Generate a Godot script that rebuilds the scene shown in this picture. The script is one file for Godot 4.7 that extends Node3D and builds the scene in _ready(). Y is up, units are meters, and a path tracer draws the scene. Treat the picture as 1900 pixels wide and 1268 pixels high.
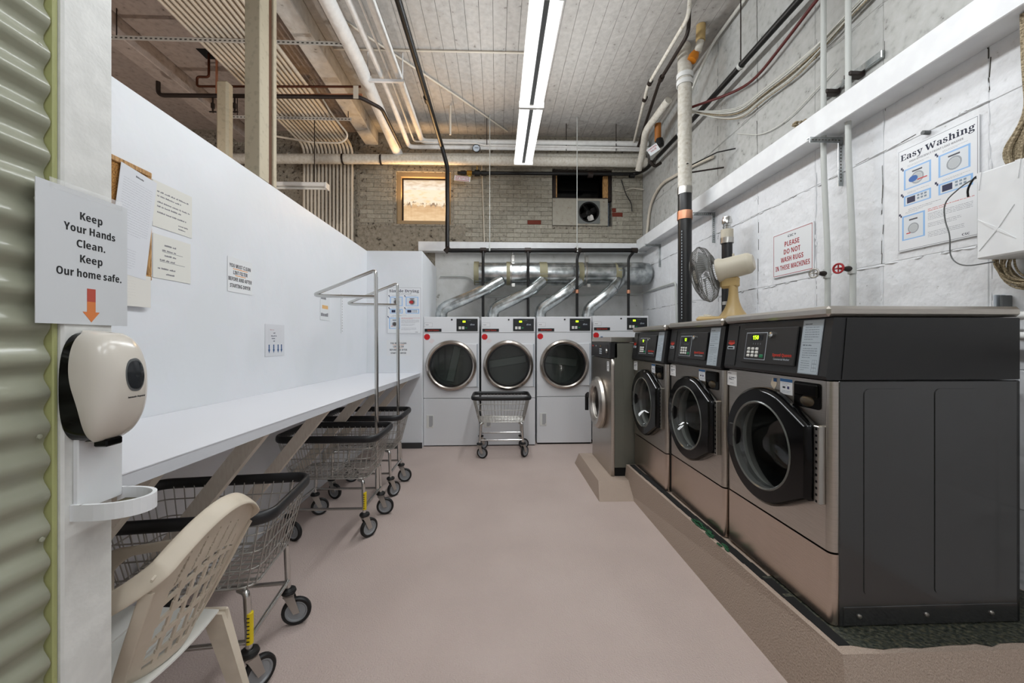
extends Node3D
# A basement laundry room. X is to the right, Y is up, depth d goes into the room (z = -d). Metres.

var M := {}
var taken := {}
var fonts := {}
const CEIL := 4.45
const LEFT := -1.587
const RIGHT := 2.25
const BACK := 6.03


func _ready() -> void:
	# camera: a wide lens at eye height, level, shifted by a hair
	var cam := Camera3D.new()
	cam.name = "camera"
	cam.projection = Camera3D.PROJECTION_FRUSTUM
	cam.near = 0.05
	cam.far = 60.0
	cam.keep_aspect = Camera3D.KEEP_HEIGHT
	cam.size = 2.0 * 0.05 * 634.0 / 735.0
	cam.frustum_offset = Vector2(0, -0.05 * 3.0 / 735.0)
	cam.position = Vector3(0, 1.33, 0)
	cam.rotation.y = -atan(28.0 / 735.0)
	add_child(cam)
	# sky outside the basement (enters only through openings)
	var we := WorldEnvironment.new()
	we.name = "world"
	var env := Environment.new()
	env.background_mode = Environment.BG_SKY
	var sky := Sky.new()
	var sm := ProceduralSkyMaterial.new()
	sm.sky_top_color = Color(0.55, 0.68, 0.85)
	sm.sky_horizon_color = Color(0.85, 0.87, 0.9)
	sm.ground_horizon_color = Color(0.6, 0.58, 0.55)
	sm.ground_bottom_color = Color(0.4, 0.38, 0.36)
	sky.sky_material = sm
	env.sky = sky
	env.tonemap_mode = Environment.TONE_MAPPER_LINEAR
	env.tonemap_exposure = 1.38
	env.sdfgi_enabled = true
	env.ssao_enabled = true
	env.ssil_enabled = true
	we.environment = env
	add_child(we)
	make_materials()
	# lights: twin tube fixtures in view, then unlabelled ones added out of view for brightness
	fixture(0.335, 3.58, 4.40, "white twin tube strip light nearest the brick back wall", 1.75)
	fixture(0.33, 3.58, 3.17, "white twin tube strip light cut by the top of the picture", 1.25)
	fixture(0.33, 3.58, 1.92, "", 0.8)
	fixture(0.33, 3.58, 0.2, "", 0.6)
	fixture(1.25, 3.58, 1.2, "", 0.7)
	fixture(1.25, 3.58, -1.0, "", 0.9)
	fixture(0.1, 3.58, -1.5, "", 1.3)
	window_light()
	added_bulb()
	build_shell()
	build_ceiling_pipes()
	build_back()
	build_right_wall()
	build_washers()
	build_dryers()
	build_left()
	build_carts()


# ------------------------------------------------------------------ naming
func numbered(called: String) -> String:
	if not taken.has(called):
		taken[called] = 0
		return called
	taken[called] += 1
	return "%s_%03d" % [called, taken[called]]


func tag(o: Node3D, label: String, category: String, group := "") -> void:
	if label:
		o.set_meta("label", label)
	if category:
		o.set_meta("category", category)
	if group:
		o.set_meta("group", group)


func thing(called: String, label: String, category: String, at := Vector3.ZERO, turn := 0.0, group := "") -> Node3D:
	var o := Node3D.new()
	o.name = numbered(called)
	add_child(o)
	o.position = at
	o.rotation_degrees.y = turn
	tag(o, label, category, group)
	return o


func obj(called: String, st, mat: Material, parent: Node3D = null) -> MeshInstance3D:
	var o := MeshInstance3D.new()
	if st is SurfaceTool:
		st.generate_normals()
		o.mesh = st.commit()
	else:
		o.mesh = st
	o.material_override = null
	if o.mesh.get_surface_count() == 1 and mat:
		if o.mesh is PrimitiveMesh:
			o.mesh.material = mat
		else:
			o.set_surface_override_material(0, mat)
	if parent:
		o.name = called
		parent.add_child(o, true)
	else:
		o.name = numbered(called)
		add_child(o)
	return o


func single(called: String, st, mat: Material, label: String, category: String, group := "") -> MeshInstance3D:
	var o := obj(called, st, mat)
	tag(o, label, category, group)
	return o


func struct(called: String, st, mat: Material) -> MeshInstance3D:
	var o := obj(called, st, mat)
	o.set_meta("kind", "structure")
	return o


func copy_of(o: Node3D, label: String, at: Vector3, turn := 0.0) -> Node3D:
	var base := String(o.name).rstrip("0123456789").rstrip("_")
	var c: Node3D = o.duplicate()
	c.name = numbered(base)
	add_child(c)
	c.position = at
	c.rotation_degrees.y = turn
	if label:
		c.set_meta("label", label)
	return c


# ------------------------------------------------------------------ mesh building
func P(x: float, y: float, d: float) -> Vector3:
	return Vector3(x, y, -d)


func mb() -> SurfaceTool:
	var st := SurfaceTool.new()
	st.begin(Mesh.PRIMITIVE_TRIANGLES)
	st.set_smooth_group(-1)
	return st


func tri(st: SurfaceTool, a: Vector3, b: Vector3, c: Vector3) -> void:   # counter-clockwise seen from outside
	st.add_vertex(a)
	st.add_vertex(c)
	st.add_vertex(b)


func quad(st: SurfaceTool, a: Vector3, b: Vector3, c: Vector3, d: Vector3) -> void:
	tri(st, a, b, c)
	tri(st, a, c, d)


func away(st: SurfaceTool, pts: Array, from: Vector3) -> void:   # convex face turned away from a point
	var n: Vector3 = (pts[1] - pts[0]).cross(pts[2] - pts[0])
	var flip: bool = n.dot(pts[0] - from) < 0.0
	for i in range(1, pts.size() - 1):
		if flip:
			tri(st, pts[0], pts[i + 1], pts[i])
		else:
			tri(st, pts[0], pts[i], pts[i + 1])


func box(st: SurfaceTool, c: Vector3, s: Vector3, b := 0.0, xf := Transform3D()) -> void:
	st.set_smooth_group(-1)
	var h := s * 0.5
	var mid := xf * c
	b = minf(b, minf(h.x, minf(h.y, h.z)) * 0.98)
	var p := func(sx: int, sy: int, sz: int, ax: int) -> Vector3:
		var v := Vector3(sx * (h.x - b), sy * (h.y - b), sz * (h.z - b))
		v[ax] += b * [sx, sy, sz][ax]
		return xf * (c + v)
	var q := [[-1, -1], [1, -1], [1, 1], [-1, 1]]
	for ax in 3:
		for s1 in [-1, 1]:
			var face := []
			for k in q:
				var e := [0, 0, 0]
				e[ax] = s1
				e[(ax + 1) % 3] = k[0]
				e[(ax + 2) % 3] = k[1]
				face.append(p.call(e[0], e[1], e[2], ax))
			away(st, face, mid)
	if b <= 0.0:
		return
	for ax in 3:
		var a1 := (ax + 1) % 3
		var a2 := (ax + 2) % 3
		for k in q:
			var f := []
			for t in [[-1, a1], [1, a1], [1, a2], [-1, a2]]:
				var e := [0, 0, 0]
				e[ax] = t[0]
				e[a1] = k[0]
				e[a2] = k[1]
				f.append(p.call(e[0], e[1], e[2], t[1]))
			away(st, f, mid)
	for sx in [-1, 1]:
		for sy in [-1, 1]:
			for sz in [-1, 1]:
				away(st, [p.call(sx, sy, sz, 0), p.call(sx, sy, sz, 1), p.call(sx, sy, sz, 2)], mid)


func bx(x0: float, x1: float, y0: float, y1: float, z0: float, z1: float, b := 0.0) -> SurfaceTool:
	var st := mb()
	box(st, Vector3(x0 + x1, y0 + y1, z0 + z1) * 0.5, Vector3(absf(x1 - x0), absf(y1 - y0), absf(z1 - z0)), b)
	return st


func bend(pts: Array, r: float, n := 5) -> Array:   # rounds the corners of a polyline
	var out := [pts[0]]
	for i in range(1, pts.size() - 1):
		var a: Vector3 = pts[i - 1]
		var b: Vector3 = pts[i]
		var c: Vector3 = pts[i + 1]
		var rr := minf(r, minf(a.distance_to(b), b.distance_to(c)) * 0.49)
		var p0 := b + (a - b).normalized() * rr
		var p1 := b + (c - b).normalized() * rr
		for k in n + 1:
			var t := float(k) / n
			out.append(p0.lerp(b, t).lerp(b.lerp(p1, t), t))
	out.append(pts[-1])
	return out


func tube(st: SurfaceTool, pts: Array, r, sides := 10, closed := false, caps := true, ry := 0.0) -> void:
	var n := pts.size()
	var rings := []
	var nrm := Vector3.ZERO
	for i in n:
		var t: Vector3
		if closed:
			t = (pts[(i + 1) % n] - pts[(i + n - 1) % n]).normalized()
		else:
			t = (pts[mini(i + 1, n - 1)] - pts[maxi(i - 1, 0)]).normalized()
		if ry > 0.0:
			nrm = Vector3.UP.cross(t).normalized()
		elif i == 0:
			nrm = t.cross(Vector3.UP if absf(t.y) < 0.9 else Vector3.RIGHT).normalized()
		else:
			nrm = (nrm - t * nrm.dot(t)).normalized()
		var bi := t.cross(nrm)
		var rad: float = r[i] if r is Array else r
		var ring := []
		for k in sides:
			var a := TAU * k / sides
			ring.append(pts[i] + nrm * cos(a) * rad + bi * sin(a) * (ry if ry > 0.0 else rad))
		rings.append(ring)
	st.set_smooth_group(0)
	for i in (n if closed else n - 1):
		var A: Array = rings[i]
		var B: Array = rings[(i + 1) % n]
		for k in sides:
			var k2 := (k + 1) % sides
			quad(st, A[k], A[k2], B[k2], B[k])
	st.set_smooth_group(-1)
	if not closed and caps:
		for i in range(1, sides - 1):
			tri(st, rings[0][0], rings[0][i + 1], rings[0][i])
			tri(st, rings[n - 1][0], rings[n - 1][i], rings[n - 1][i + 1])


func cyl(st: SurfaceTool, a: Vector3, b: Vector3, r: float, sides := 12) -> void:
	tube(st, [a, b], r, sides)


func lathe(st: SurfaceTool, prof: Array, xf := Transform3D(), seg := 24, crease := 0.6) -> void:   # profile (r, h) listed upwards along the outside
	var g := 1
	for i in prof.size() - 1:
		var a: Vector2 = prof[i]
		var b: Vector2 = prof[i + 1]
		if a.is_equal_approx(b):
			continue
		if i > 0 and absf((b - a).angle_to(prof[i] - prof[i - 1])) > crease:
			g += 1
		st.set_smooth_group(g)
		for k in seg:
			var t0 := TAU * k / seg
			var t1 := TAU * (k + 1) / seg
			var p0 := xf * Vector3(a.x * cos(t0), a.y, -a.x * sin(t0))
			var p1 := xf * Vector3(a.x * cos(t1), a.y, -a.x * sin(t1))
			var p2 := xf * Vector3(b.x * cos(t1), b.y, -b.x * sin(t1))
			var p3 := xf * Vector3(b.x * cos(t0), b.y, -b.x * sin(t0))
			if a.x > 1e-5:
				tri(st, p0, p1, p2)
			if b.x > 1e-5:
				tri(st, p0, p2, p3)
	st.set_smooth_group(-1)


func aim(at: Vector3, dir: Vector3) -> Transform3D:   # a frame whose y axis points along dir
	var y := dir.normalized()
	var x := y.cross(Vector3.UP if absf(y.y) < 0.95 else Vector3.FORWARD).normalized()
	return Transform3D(Basis(x, y, x.cross(y)), at)


func facing(at: Vector3) -> Transform3D:   # lathe axis along local +z
	return Transform3D(Basis(Vector3.RIGHT, Vector3(0, 0, 1), Vector3(0, -1, 0)), at)


func rrect(x0: float, x1: float, y0: float, y1: float, r: float, n := 4) -> PackedVector2Array:
	var out := PackedVector2Array()
	for c in [[x1 - r, y0 + r, -0.25], [x1 - r, y1 - r, 0.0], [x0 + r, y1 - r, 0.25], [x0 + r, y0 + r, 0.5]]:
		for k in n + 1:
			var a: float = TAU * (c[2] + 0.25 * k / n)
			out.append(Vector2(c[0] + cos(a) * r, c[1] + sin(a) * r))
	return out


func prism(st: SurfaceTool, poly: PackedVector2Array, z0: float, z1: float, xf := Transform3D(), smooth := false) -> void:
	var right := xf.basis.determinant() > 0.0
	var n := poly.size()
	var area := 0.0
	for i in n:
		area += poly[i].cross(poly[(i + 1) % n])
	if area < 0.0:
		poly = poly.duplicate()
		poly.reverse()
	var ix := Geometry2D.triangulate_polygon(poly)
	st.set_smooth_group(-1)
	for i in range(0, ix.size(), 3):
		var a := poly[ix[i]]
		var b := poly[ix[i + 1]]
		var c := poly[ix[i + 2]]
		if ((b - a).cross(c - a) > 0.0) != right:
			var s := b
			b = c
			c = s
		tri(st, xf * Vector3(a.x, a.y, z1), xf * Vector3(b.x, b.y, z1), xf * Vector3(c.x, c.y, z1))
		tri(st, xf * Vector3(a.x, a.y, z0), xf * Vector3(c.x, c.y, z0), xf * Vector3(b.x, b.y, z0))
	if smooth:
		st.set_smooth_group(3)
	for i in n:
		var a := poly[i]
		var b := poly[(i + 1) % n]
		var p := [xf * Vector3(a.x, a.y, z0), xf * Vector3(b.x, b.y, z0), xf * Vector3(b.x, b.y, z1), xf * Vector3(a.x, a.y, z1)]
		if right:
			quad(st, p[0], p[1], p[2], p[3])
		else:
			quad(st, p[3], p[2], p[1], p[0])
	st.set_smooth_group(-1)


func poly_radius(poly: PackedVector2Array, c: Vector2, dir: Vector2) -> float:
	var best := 0.0
	for i in poly.size():
		var hit = Geometry2D.segment_intersects_segment(c, c + dir * 9.0, poly[i], poly[(i + 1) % poly.size()])
		if hit != null:
			best = maxf(best, c.distance_to(hit))
	return best


func plate_hole(st: SurfaceTool, poly: PackedVector2Array, c: Vector2, r: float, z0: float, z1: float, bev := 0.0, extra: Array = [], seg := 72) -> void:   # plate with a round hole
	var angs := []
	for k in seg:
		angs.append(TAU * k / seg)
	for p in extra:
		angs.append(fposmod((p - c).angle(), TAU))
	angs.sort()
	var o := []
	var i := []
	for a in angs:
		var d := Vector2(cos(a), sin(a))
		o.append(c + d * poly_radius(poly, c, d))
		i.append(c + d * r)
	var n := angs.size()
	for k in n:
		var k2 := (k + 1) % n
		var oa: Vector2 = o[k]
		var ob: Vector2 = o[k2]
		var ia: Vector2 = i[k]
		var ib: Vector2 = i[k2]
		var fa := oa - (oa - c).normalized() * bev
		var fb := ob - (ob - c).normalized() * bev
		st.set_smooth_group(-1)
		quad(st, v3(ia, z1), v3(fa, z1), v3(fb, z1), v3(ib, z1))
		quad(st, v3(ia, z0), v3(ib, z0), v3(ob, z0), v3(oa, z0))
		st.set_smooth_group(1)
		if bev > 0.0:
			quad(st, v3(oa, z1 - bev), v3(ob, z1 - bev), v3(fb, z1), v3(fa, z1))
		quad(st, v3(oa, z0), v3(ob, z0), v3(ob, z1 - bev), v3(oa, z1 - bev))
		st.set_smooth_group(2)
		quad(st, v3(ib, z0), v3(ia, z0), v3(ia, z1), v3(ib, z1))
	st.set_smooth_group(-1)


func v3(p: Vector2, z: float) -> Vector3:
	return Vector3(p.x, p.y, z)


func loop_path(hx: float, hz: float, y: float, r: float, n := 5) -> Array:
	var out := []
	for p in rrect(-hx, hx, -hz, hz, r, n):
		out.append(Vector3(p.x, y, p.y))
	return out


func words(called: String, s: String, cap: float, at: Vector3, mat: Material, parent: Node3D, sx := 1.0, font := "Droid Sans", bold := true, xf := Basis()) -> MeshInstance3D:
	var key := font + str(bold)
	if not fonts.has(key):
		var f := SystemFont.new()
		f.font_names = PackedStringArray([font])
		f.font_weight = 700 if bold else 400
		fonts[key] = f
	var t := TextMesh.new()
	t.text = s
	t.font = fonts[key]
	t.font_size = 48
	t.pixel_size = cap / (48 * 0.714)
	t.depth = 0.0006
	t.curve_step = 2.0
	t.material = mat
	var o := MeshInstance3D.new()
	o.mesh = t
	o.name = called
	parent.add_child(o, true)
	o.transform = Transform3D(xf * Basis().scaled(Vector3(sx, 1, 1)), at)
	return o


func face_plate(called: String, w: float, h: float, t: float, at: Vector3, front: Material, side: Material, parent: Node3D, xf := Basis()) -> MeshInstance3D:   # a thin sheet with a printed front, front towards +z
	var a := mb()
	box(a, Vector3(0, 0, t * 0.5), Vector3(w, h, t))
	a.generate_normals()
	var mesh: ArrayMesh = a.commit()
	var b := mb()
	var e := t + 0.0004
	var p := [Vector3(-w / 2, -h / 2, e), Vector3(w / 2, -h / 2, e), Vector3(w / 2, h / 2, e), Vector3(-w / 2, h / 2, e)]
	var uv := [Vector2(0, 1), Vector2(1, 1), Vector2(1, 0), Vector2(0, 0)]
	for i in [0, 2, 1, 0, 3, 2]:
		b.set_uv(uv[i])
		b.add_vertex(p[i])
	b.generate_normals()
	b.commit(mesh)
	mesh.surface_set_material(0, side)
	mesh.surface_set_material(1, front)
	var o := MeshInstance3D.new()
	o.mesh = mesh
	if parent:
		o.name = called
		parent.add_child(o, true)
	else:
		o.name = numbered(called)
		add_child(o)
	o.transform = Transform3D(xf, at)
	return o


func shell(st: SurfaceTool, f: Callable, nu: int, nv: int, hole: Callable, th: float) -> void:   # a bent sheet f(u, v) with holes and a thickness
	var pt := []
	var nm := []
	for j in nv + 1:
		for i in nu + 1:
			var u := -1.0 + 2.0 * i / nu
			var v := float(j) / nv
			var p: Vector3 = f.call(u, v)
			var du: Vector3 = f.call(u + 0.01, v) - f.call(u - 0.01, v)
			var dv: Vector3 = f.call(u, v + 0.01) - f.call(u, v - 0.01)
			pt.append(p)
			nm.append(du.cross(dv).normalized() * th * 0.5)
	var solid := func(i: int, j: int) -> bool:
		if i < 0 or j < 0 or i >= nu or j >= nv:
			return false
		return not hole.call(-1.0 + 2.0 * (i + 0.5) / nu, (j + 0.5) / nv)
	for j in nv:
		for i in nu:
			if not solid.call(i, j):
				continue
			var a := j * (nu + 1) + i
			var k := [a, a + 1, a + nu + 2, a + nu + 1]
			var F := []
			var B := []
			for q in k:
				F.append(pt[q] + nm[q])
				B.append(pt[q] - nm[q])
			st.set_smooth_group(1)
			quad(st, F[0], F[1], F[2], F[3])
			st.set_smooth_group(2)
			quad(st, B[3], B[2], B[1], B[0])
			st.set_smooth_group(-1)
			var nb := [[0, -1, 0, 1], [1, 0, 1, 2], [0, 1, 2, 3], [-1, 0, 3, 0]]
			for e in nb:
				if not solid.call(i + e[0], j + e[1]):
					quad(st, B[e[2]], B[e[3]], F[e[3]], F[e[2]])


# ------------------------------------------------------------------ materials
func flat(c: Color, rough := 0.6, metal := 0.0, spec := 0.5) -> StandardMaterial3D:
	var m := StandardMaterial3D.new()
	m.albedo_color = c
	m.roughness = rough
	m.metallic = metal
	m.metallic_specular = spec
	return m


func noise(seed_: int, freq: float, cols: Array, offs: Array, size := 512, oct := 4, kind := FastNoiseLite.TYPE_SIMPLEX_SMOOTH) -> NoiseTexture2D:
	var f := FastNoiseLite.new()
	f.seed = seed_
	f.frequency = freq
	f.noise_type = kind
	f.fractal_octaves = oct
	var t := NoiseTexture2D.new()
	t.width = size
	t.height = size
	t.seamless = true
	t.noise = f
	var g := Gradient.new()
	g.offsets = PackedFloat32Array(offs)
	g.colors = PackedColorArray(cols)
	t.color_ramp = g
	return t


func bumps(seed_: int, freq: float, strength: float, size := 512, oct := 4) -> NoiseTexture2D:
	var f := FastNoiseLite.new()
	f.seed = seed_
	f.frequency = freq
	f.fractal_octaves = oct
	var t := NoiseTexture2D.new()
	t.width = size
	t.height = size
	t.seamless = true
	t.as_normal_map = true
	t.bump_strength = strength
	t.noise = f
	return t


func tri_mat(tex: Texture2D, scale: Vector3, rough: float, metal := 0.0, nrm: Texture2D = null, ns := 1.0, world := true) -> StandardMaterial3D:
	var m := StandardMaterial3D.new()
	m.albedo_texture = tex
	m.roughness = rough
	m.metallic = metal
	m.uv1_triplanar = true
	m.uv1_world_triplanar = world
	m.uv1_scale = scale
	if nrm:
		m.normal_enabled = true
		m.normal_texture = nrm
		m.normal_scale = ns
	return m


func glow(c: Color, e: float) -> StandardMaterial3D:
	var m := flat(c, 0.5)
	m.emission_enabled = true
	m.emission = c
	m.emission_energy_multiplier = e
	return m


func pic(img: Image, rough := 0.5) -> StandardMaterial3D:
	var m := StandardMaterial3D.new()
	m.albedo_texture = ImageTexture.create_from_image(img)
	m.roughness = rough
	m.texture_repeat = false
	return m


func detail(m: StandardMaterial3D, tex: Texture2D, scale: Vector3) -> void:
	m.detail_enabled = true
	m.detail_blend_mode = BaseMaterial3D.BLEND_MODE_MUL
	m.detail_albedo = tex
	m.detail_uv_layer = BaseMaterial3D.DETAIL_UV_2
	m.uv2_triplanar = true
	m.uv2_world_triplanar = true
	m.uv2_scale = scale


func C(r: float, g: float, b: float) -> Color:
	return Color(r, g, b)


func make_materials() -> void:
	var one := Vector3.ONE
	var dirt := noise(11, 0.012, [C(0.62, 0.6, 0.56), C(0.9, 0.89, 0.87), C(1, 1, 1), C(1, 1, 1)], [0.0, 0.3, 0.5, 1.0], 512, 5)
	var spots := noise(12, 0.035, [C(0.3, 0.28, 0.25), C(0.85, 0.84, 0.82), C(1, 1, 1), C(1, 1, 1)], [0.0, 0.22, 0.3, 1.0], 512, 5)
	var plaster_n := bumps(13, 0.016, 5.0, 512, 5)
	var rough_n := bumps(14, 0.04, 8.0, 512, 5)
	var fine_n := bumps(15, 0.3, 3.0, 256, 2)
	M.floor = tri_mat(noise(1, 0.35, [C(0.6, 0.53, 0.5), C(0.735, 0.67, 0.64), C(0.84, 0.785, 0.76)], [0.2, 0.5, 0.8], 1024, 3), one * 1.45, 0.6, 0.0, fine_n, 0.35)
	detail(M.floor, noise(2, 0.008, [C(0.965, 0.962, 0.96), C(0.985, 0.982, 0.98), C(1, 1, 1)], [0.2, 0.5, 0.8], 512, 3), one * 0.35)
	M.plinth = tri_mat(noise(3, 0.3, [C(0.44, 0.38, 0.33), C(0.66, 0.59, 0.535), C(0.82, 0.75, 0.69)], [0.2, 0.5, 0.8], 1024, 3), one * 1.45, 0.75, 0.0, fine_n, 0.4)
	M.mold = tri_mat(noise(4, 0.05, [C(0.1, 0.12, 0.1), C(0.23, 0.24, 0.2), C(0.36, 0.34, 0.26)], [0.2, 0.55, 0.85], 512, 5), one * 2.0, 0.55, 0.0, rough_n, 0.8)
	M.white_wall = tri_mat(noise(5, 0.01, [C(0.865, 0.875, 0.89), C(0.875, 0.885, 0.9)], [0.3, 0.7], 256, 3), one * 0.6, 0.42, 0.0, bumps(16, 0.02, 1.2), 0.35)
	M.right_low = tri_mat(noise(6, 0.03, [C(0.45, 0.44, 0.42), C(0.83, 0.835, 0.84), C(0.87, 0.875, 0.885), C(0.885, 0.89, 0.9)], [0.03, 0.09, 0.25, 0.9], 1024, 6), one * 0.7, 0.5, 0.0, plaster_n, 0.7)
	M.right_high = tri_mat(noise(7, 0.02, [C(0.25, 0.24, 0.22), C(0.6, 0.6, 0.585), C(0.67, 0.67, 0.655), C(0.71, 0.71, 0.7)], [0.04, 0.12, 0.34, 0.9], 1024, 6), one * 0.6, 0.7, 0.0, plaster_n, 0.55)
	M.joint = flat(C(0.3, 0.29, 0.27), 0.9)
	M.ceiling = tri_mat(noise(8, 0.02, [C(0.45, 0.43, 0.41), C(0.64, 0.625, 0.605), C(0.66, 0.645, 0.625), C(0.7, 0.685, 0.665)], [0.06, 0.16, 0.4, 0.9], 1024, 6), one * 0.6, 0.85, 0.0, plaster_n, 0.7)
	M.ceiling_left = tri_mat(noise(9, 0.02, [C(0.34, 0.29, 0.25), C(0.585, 0.545, 0.515), C(0.64, 0.59, 0.56), C(0.67, 0.62, 0.59)], [0.03, 0.16, 0.4, 0.9], 1024, 6), one * 0.6, 0.85, 0.0, plaster_n, 0.7)
	M.beam = tri_mat(noise(10, 0.02, [C(0.45, 0.42, 0.38), C(0.74, 0.72, 0.69), C(0.8, 0.785, 0.76)], [0.04, 0.18, 0.8], 512, 5), one * 0.7, 0.85, 0.0, plaster_n, 0.7)
	M.brick = []
	for k in 4:
		var d := 0.016 * k
		M.brick.append(tri_mat(noise(20 + k, 0.02, [C(0.2, 0.17, 0.14), C(0.6 - d, 0.58 - d, 0.53 - d), C(0.655 - d, 0.635 - d, 0.58 - d)], [0.06, 0.16, 0.7], 512, 5), one * 1.3, 0.65, 0.0, rough_n, 0.6))
	M.red_brick = flat(C(0.42, 0.17, 0.11), 0.85)
	M.mortar = tri_mat(noise(24, 0.03, [C(0.24, 0.21, 0.18), C(0.55, 0.525, 0.475), C(0.6, 0.575, 0.52)], [0.14, 0.32, 0.8], 512, 5), one * 1.0, 0.9, 0.0, rough_n, 1.0)
	M.grey_plaster = tri_mat(noise(25, 0.025, [C(0.2, 0.17, 0.14), C(0.5, 0.475, 0.42), C(0.58, 0.55, 0.5)], [0.12, 0.28, 0.8], 512, 6), one * 0.9, 0.85, 0.0, rough_n, 0.6)
	M.back_low = tri_mat(noise(26, 0.016, [C(0.55, 0.54, 0.51), C(0.77, 0.77, 0.755), C(0.81, 0.81, 0.8)], [0.04, 0.12, 0.7], 512, 5), one * 0.6, 0.65, 0.0, plaster_n, 0.3)
	M.white_paint = tri_mat(noise(27, 0.02, [C(0.865, 0.87, 0.875), C(0.89, 0.895, 0.9)], [0.3, 0.7], 256, 3), one, 0.45, 0.0, bumps(17, 0.03, 1.5), 0.15)
	M.post_paint = tri_mat(noise(28, 0.03, [C(0.825, 0.825, 0.81), C(0.855, 0.855, 0.84)], [0.3, 0.7], 256, 3), one * 2, 0.45, 0.0, bumps(18, 0.09, 3.0, 512, 2), 0.09)
	M.pipe_white = tri_mat(noise(29, 0.02, [C(0.6, 0.55, 0.48), C(0.83, 0.825, 0.815), C(0.88, 0.88, 0.87)], [0.02, 0.12, 0.7], 512, 5), one * 1.2, 0.55, 0.0, plaster_n, 0.3)
	M.pipe_dirty = tri_mat(noise(30, 0.03, [C(0.45, 0.36, 0.25), C(0.74, 0.715, 0.66), C(0.82, 0.805, 0.77)], [0.04, 0.2, 0.75], 512, 5), one * 1.4, 0.65, 0.0, plaster_n, 0.4)
	M.conduit = flat(C(0.8, 0.765, 0.705), 0.5)
	M.conduit_grey = flat(C(0.74, 0.75, 0.735), 0.5)
	M.stud = tri_mat(noise(31, 0.03, [C(0.66, 0.62, 0.54), C(0.72, 0.68, 0.59)], [0.1, 0.4], 256, 4), one * 2, 0.6)
	M.wood = tri_mat(noise(32, 0.03, [C(0.5, 0.36, 0.2), C(0.7, 0.53, 0.32), C(0.77, 0.61, 0.4)], [0.2, 0.5, 0.8], 512, 4), Vector3(6, 0.8, 6), 0.6)
	M.cork = tri_mat(noise(33, 0.2, [C(0.45, 0.3, 0.13), C(0.66, 0.47, 0.24), C(0.74, 0.55, 0.3)], [0.2, 0.5, 0.8], 256, 3), one * 2.5, 0.9)
	M.brace = tri_mat(noise(34, 0.03, [C(0.66, 0.61, 0.55), C(0.86, 0.82, 0.77), C(0.89, 0.86, 0.81)], [0.02, 0.15, 0.8], 512, 4), Vector3(4, 1, 4), 0.6)
	M.black_iron = flat(C(0.075, 0.07, 0.07), 0.42, 0.3)
	M.brown_iron = flat(C(0.15, 0.11, 0.09), 0.5, 0.3)
	M.copper = flat(C(0.84, 0.6, 0.48), 0.35, 0.85)
	M.copper_dark = flat(C(0.32, 0.17, 0.1), 0.45, 0.7)
	M.brass = flat(C(0.66, 0.5, 0.22), 0.35, 0.9)
	M.abs = flat(C(0.055, 0.055, 0.06), 0.35)
	M.chrome = flat(C(0.78, 0.78, 0.77), 0.16, 1.0)
	M.wire = flat(C(0.7, 0.69, 0.67), 0.3, 0.75)
	M.steel = flat(C(0.72, 0.71, 0.69), 0.3, 1.0)
	M.galv = tri_mat(noise(35, 0.03, [C(0.6, 0.62, 0.62), C(0.72, 0.74, 0.74), C(0.82, 0.83, 0.83)], [0.3, 0.5, 0.75], 256, 3, FastNoiseLite.TYPE_CELLULAR), one * 1.2, 0.26, 0.95)
	M.seal = flat(C(0.55, 0.53, 0.42), 0.6)
	# brushed stainless: grain along the local x axis
	var brushed := noise(36, 0.02, [C(0.7, 0.675, 0.645), C(0.735, 0.71, 0.68)], [0.3, 0.7], 512, 4)
	M.stainless = tri_mat(brushed, Vector3(0.8, 22, 0.8), 0.3, 1.0, bumps(37, 0.05, 0.5), 0.12, false)
	M.stainless_floor_tint = tri_mat(noise(38, 0.02, [C(0.74, 0.685, 0.64), C(0.765, 0.71, 0.665)], [0.3, 0.7], 512, 4), Vector3(0.8, 22, 0.8), 0.25, 1.0, null, 1.0, false)  # warm tint stands in for the floor reflected in the lower panels
	M.dark_enamel = flat(C(0.175, 0.177, 0.178), 0.2)
	M.dark_enamel.clearcoat_enabled = true
	M.dark_enamel.clearcoat = 0.6
	M.dark_enamel.clearcoat_roughness = 0.08
	M.console = flat(C(0.085, 0.086, 0.092), 0.42)
	M.console_door = flat(C(0.105, 0.106, 0.112), 0.5)
	M.gloss_black = flat(C(0.018, 0.018, 0.02), 0.12, 0.0, 0.35)
	M.rubber = flat(C(0.04, 0.04, 0.043), 0.5)
	M.rim = flat(C(0.105, 0.107, 0.115), 0.45)
	M.wheel_hub = flat(C(0.55, 0.56, 0.57), 0.4)
	M.grey_plastic = flat(C(0.35, 0.36, 0.36), 0.5)
	M.enamel = flat(C(0.86, 0.865, 0.875), 0.3)
	M.olive_enamel = flat(C(0.4, 0.4, 0.365), 0.3)
	M.glass = flat(Color(0.1, 0.11, 0.11, 0.25), 0.03)
	M.glass.transparency = BaseMaterial3D.TRANSPARENCY_ALPHA
	M.clear = flat(Color(0.9, 0.93, 0.92, 0.08), 0.02)
	M.clear.transparency = BaseMaterial3D.TRANSPARENCY_ALPHA
	M.drum = flat(C(0.42, 0.43, 0.43), 0.3, 1.0)
	M.dryer_drum = flat(C(0.42, 0.45, 0.43), 0.4, 0.5)
	M.gasket = flat(C(0.55, 0.56, 0.54), 0.5)
	M.white_plastic = flat(C(0.85, 0.85, 0.83), 0.4)
	M.cream = tri_mat(noise(39, 0.015, [C(0.78, 0.735, 0.665), C(0.82, 0.775, 0.705)], [0.3, 0.7], 256, 4), one * 2, 0.5)
	M.dispenser = flat(C(0.8, 0.775, 0.735), 0.22)
	M.fan_cream = flat(C(0.75, 0.72, 0.65), 0.4)
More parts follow.
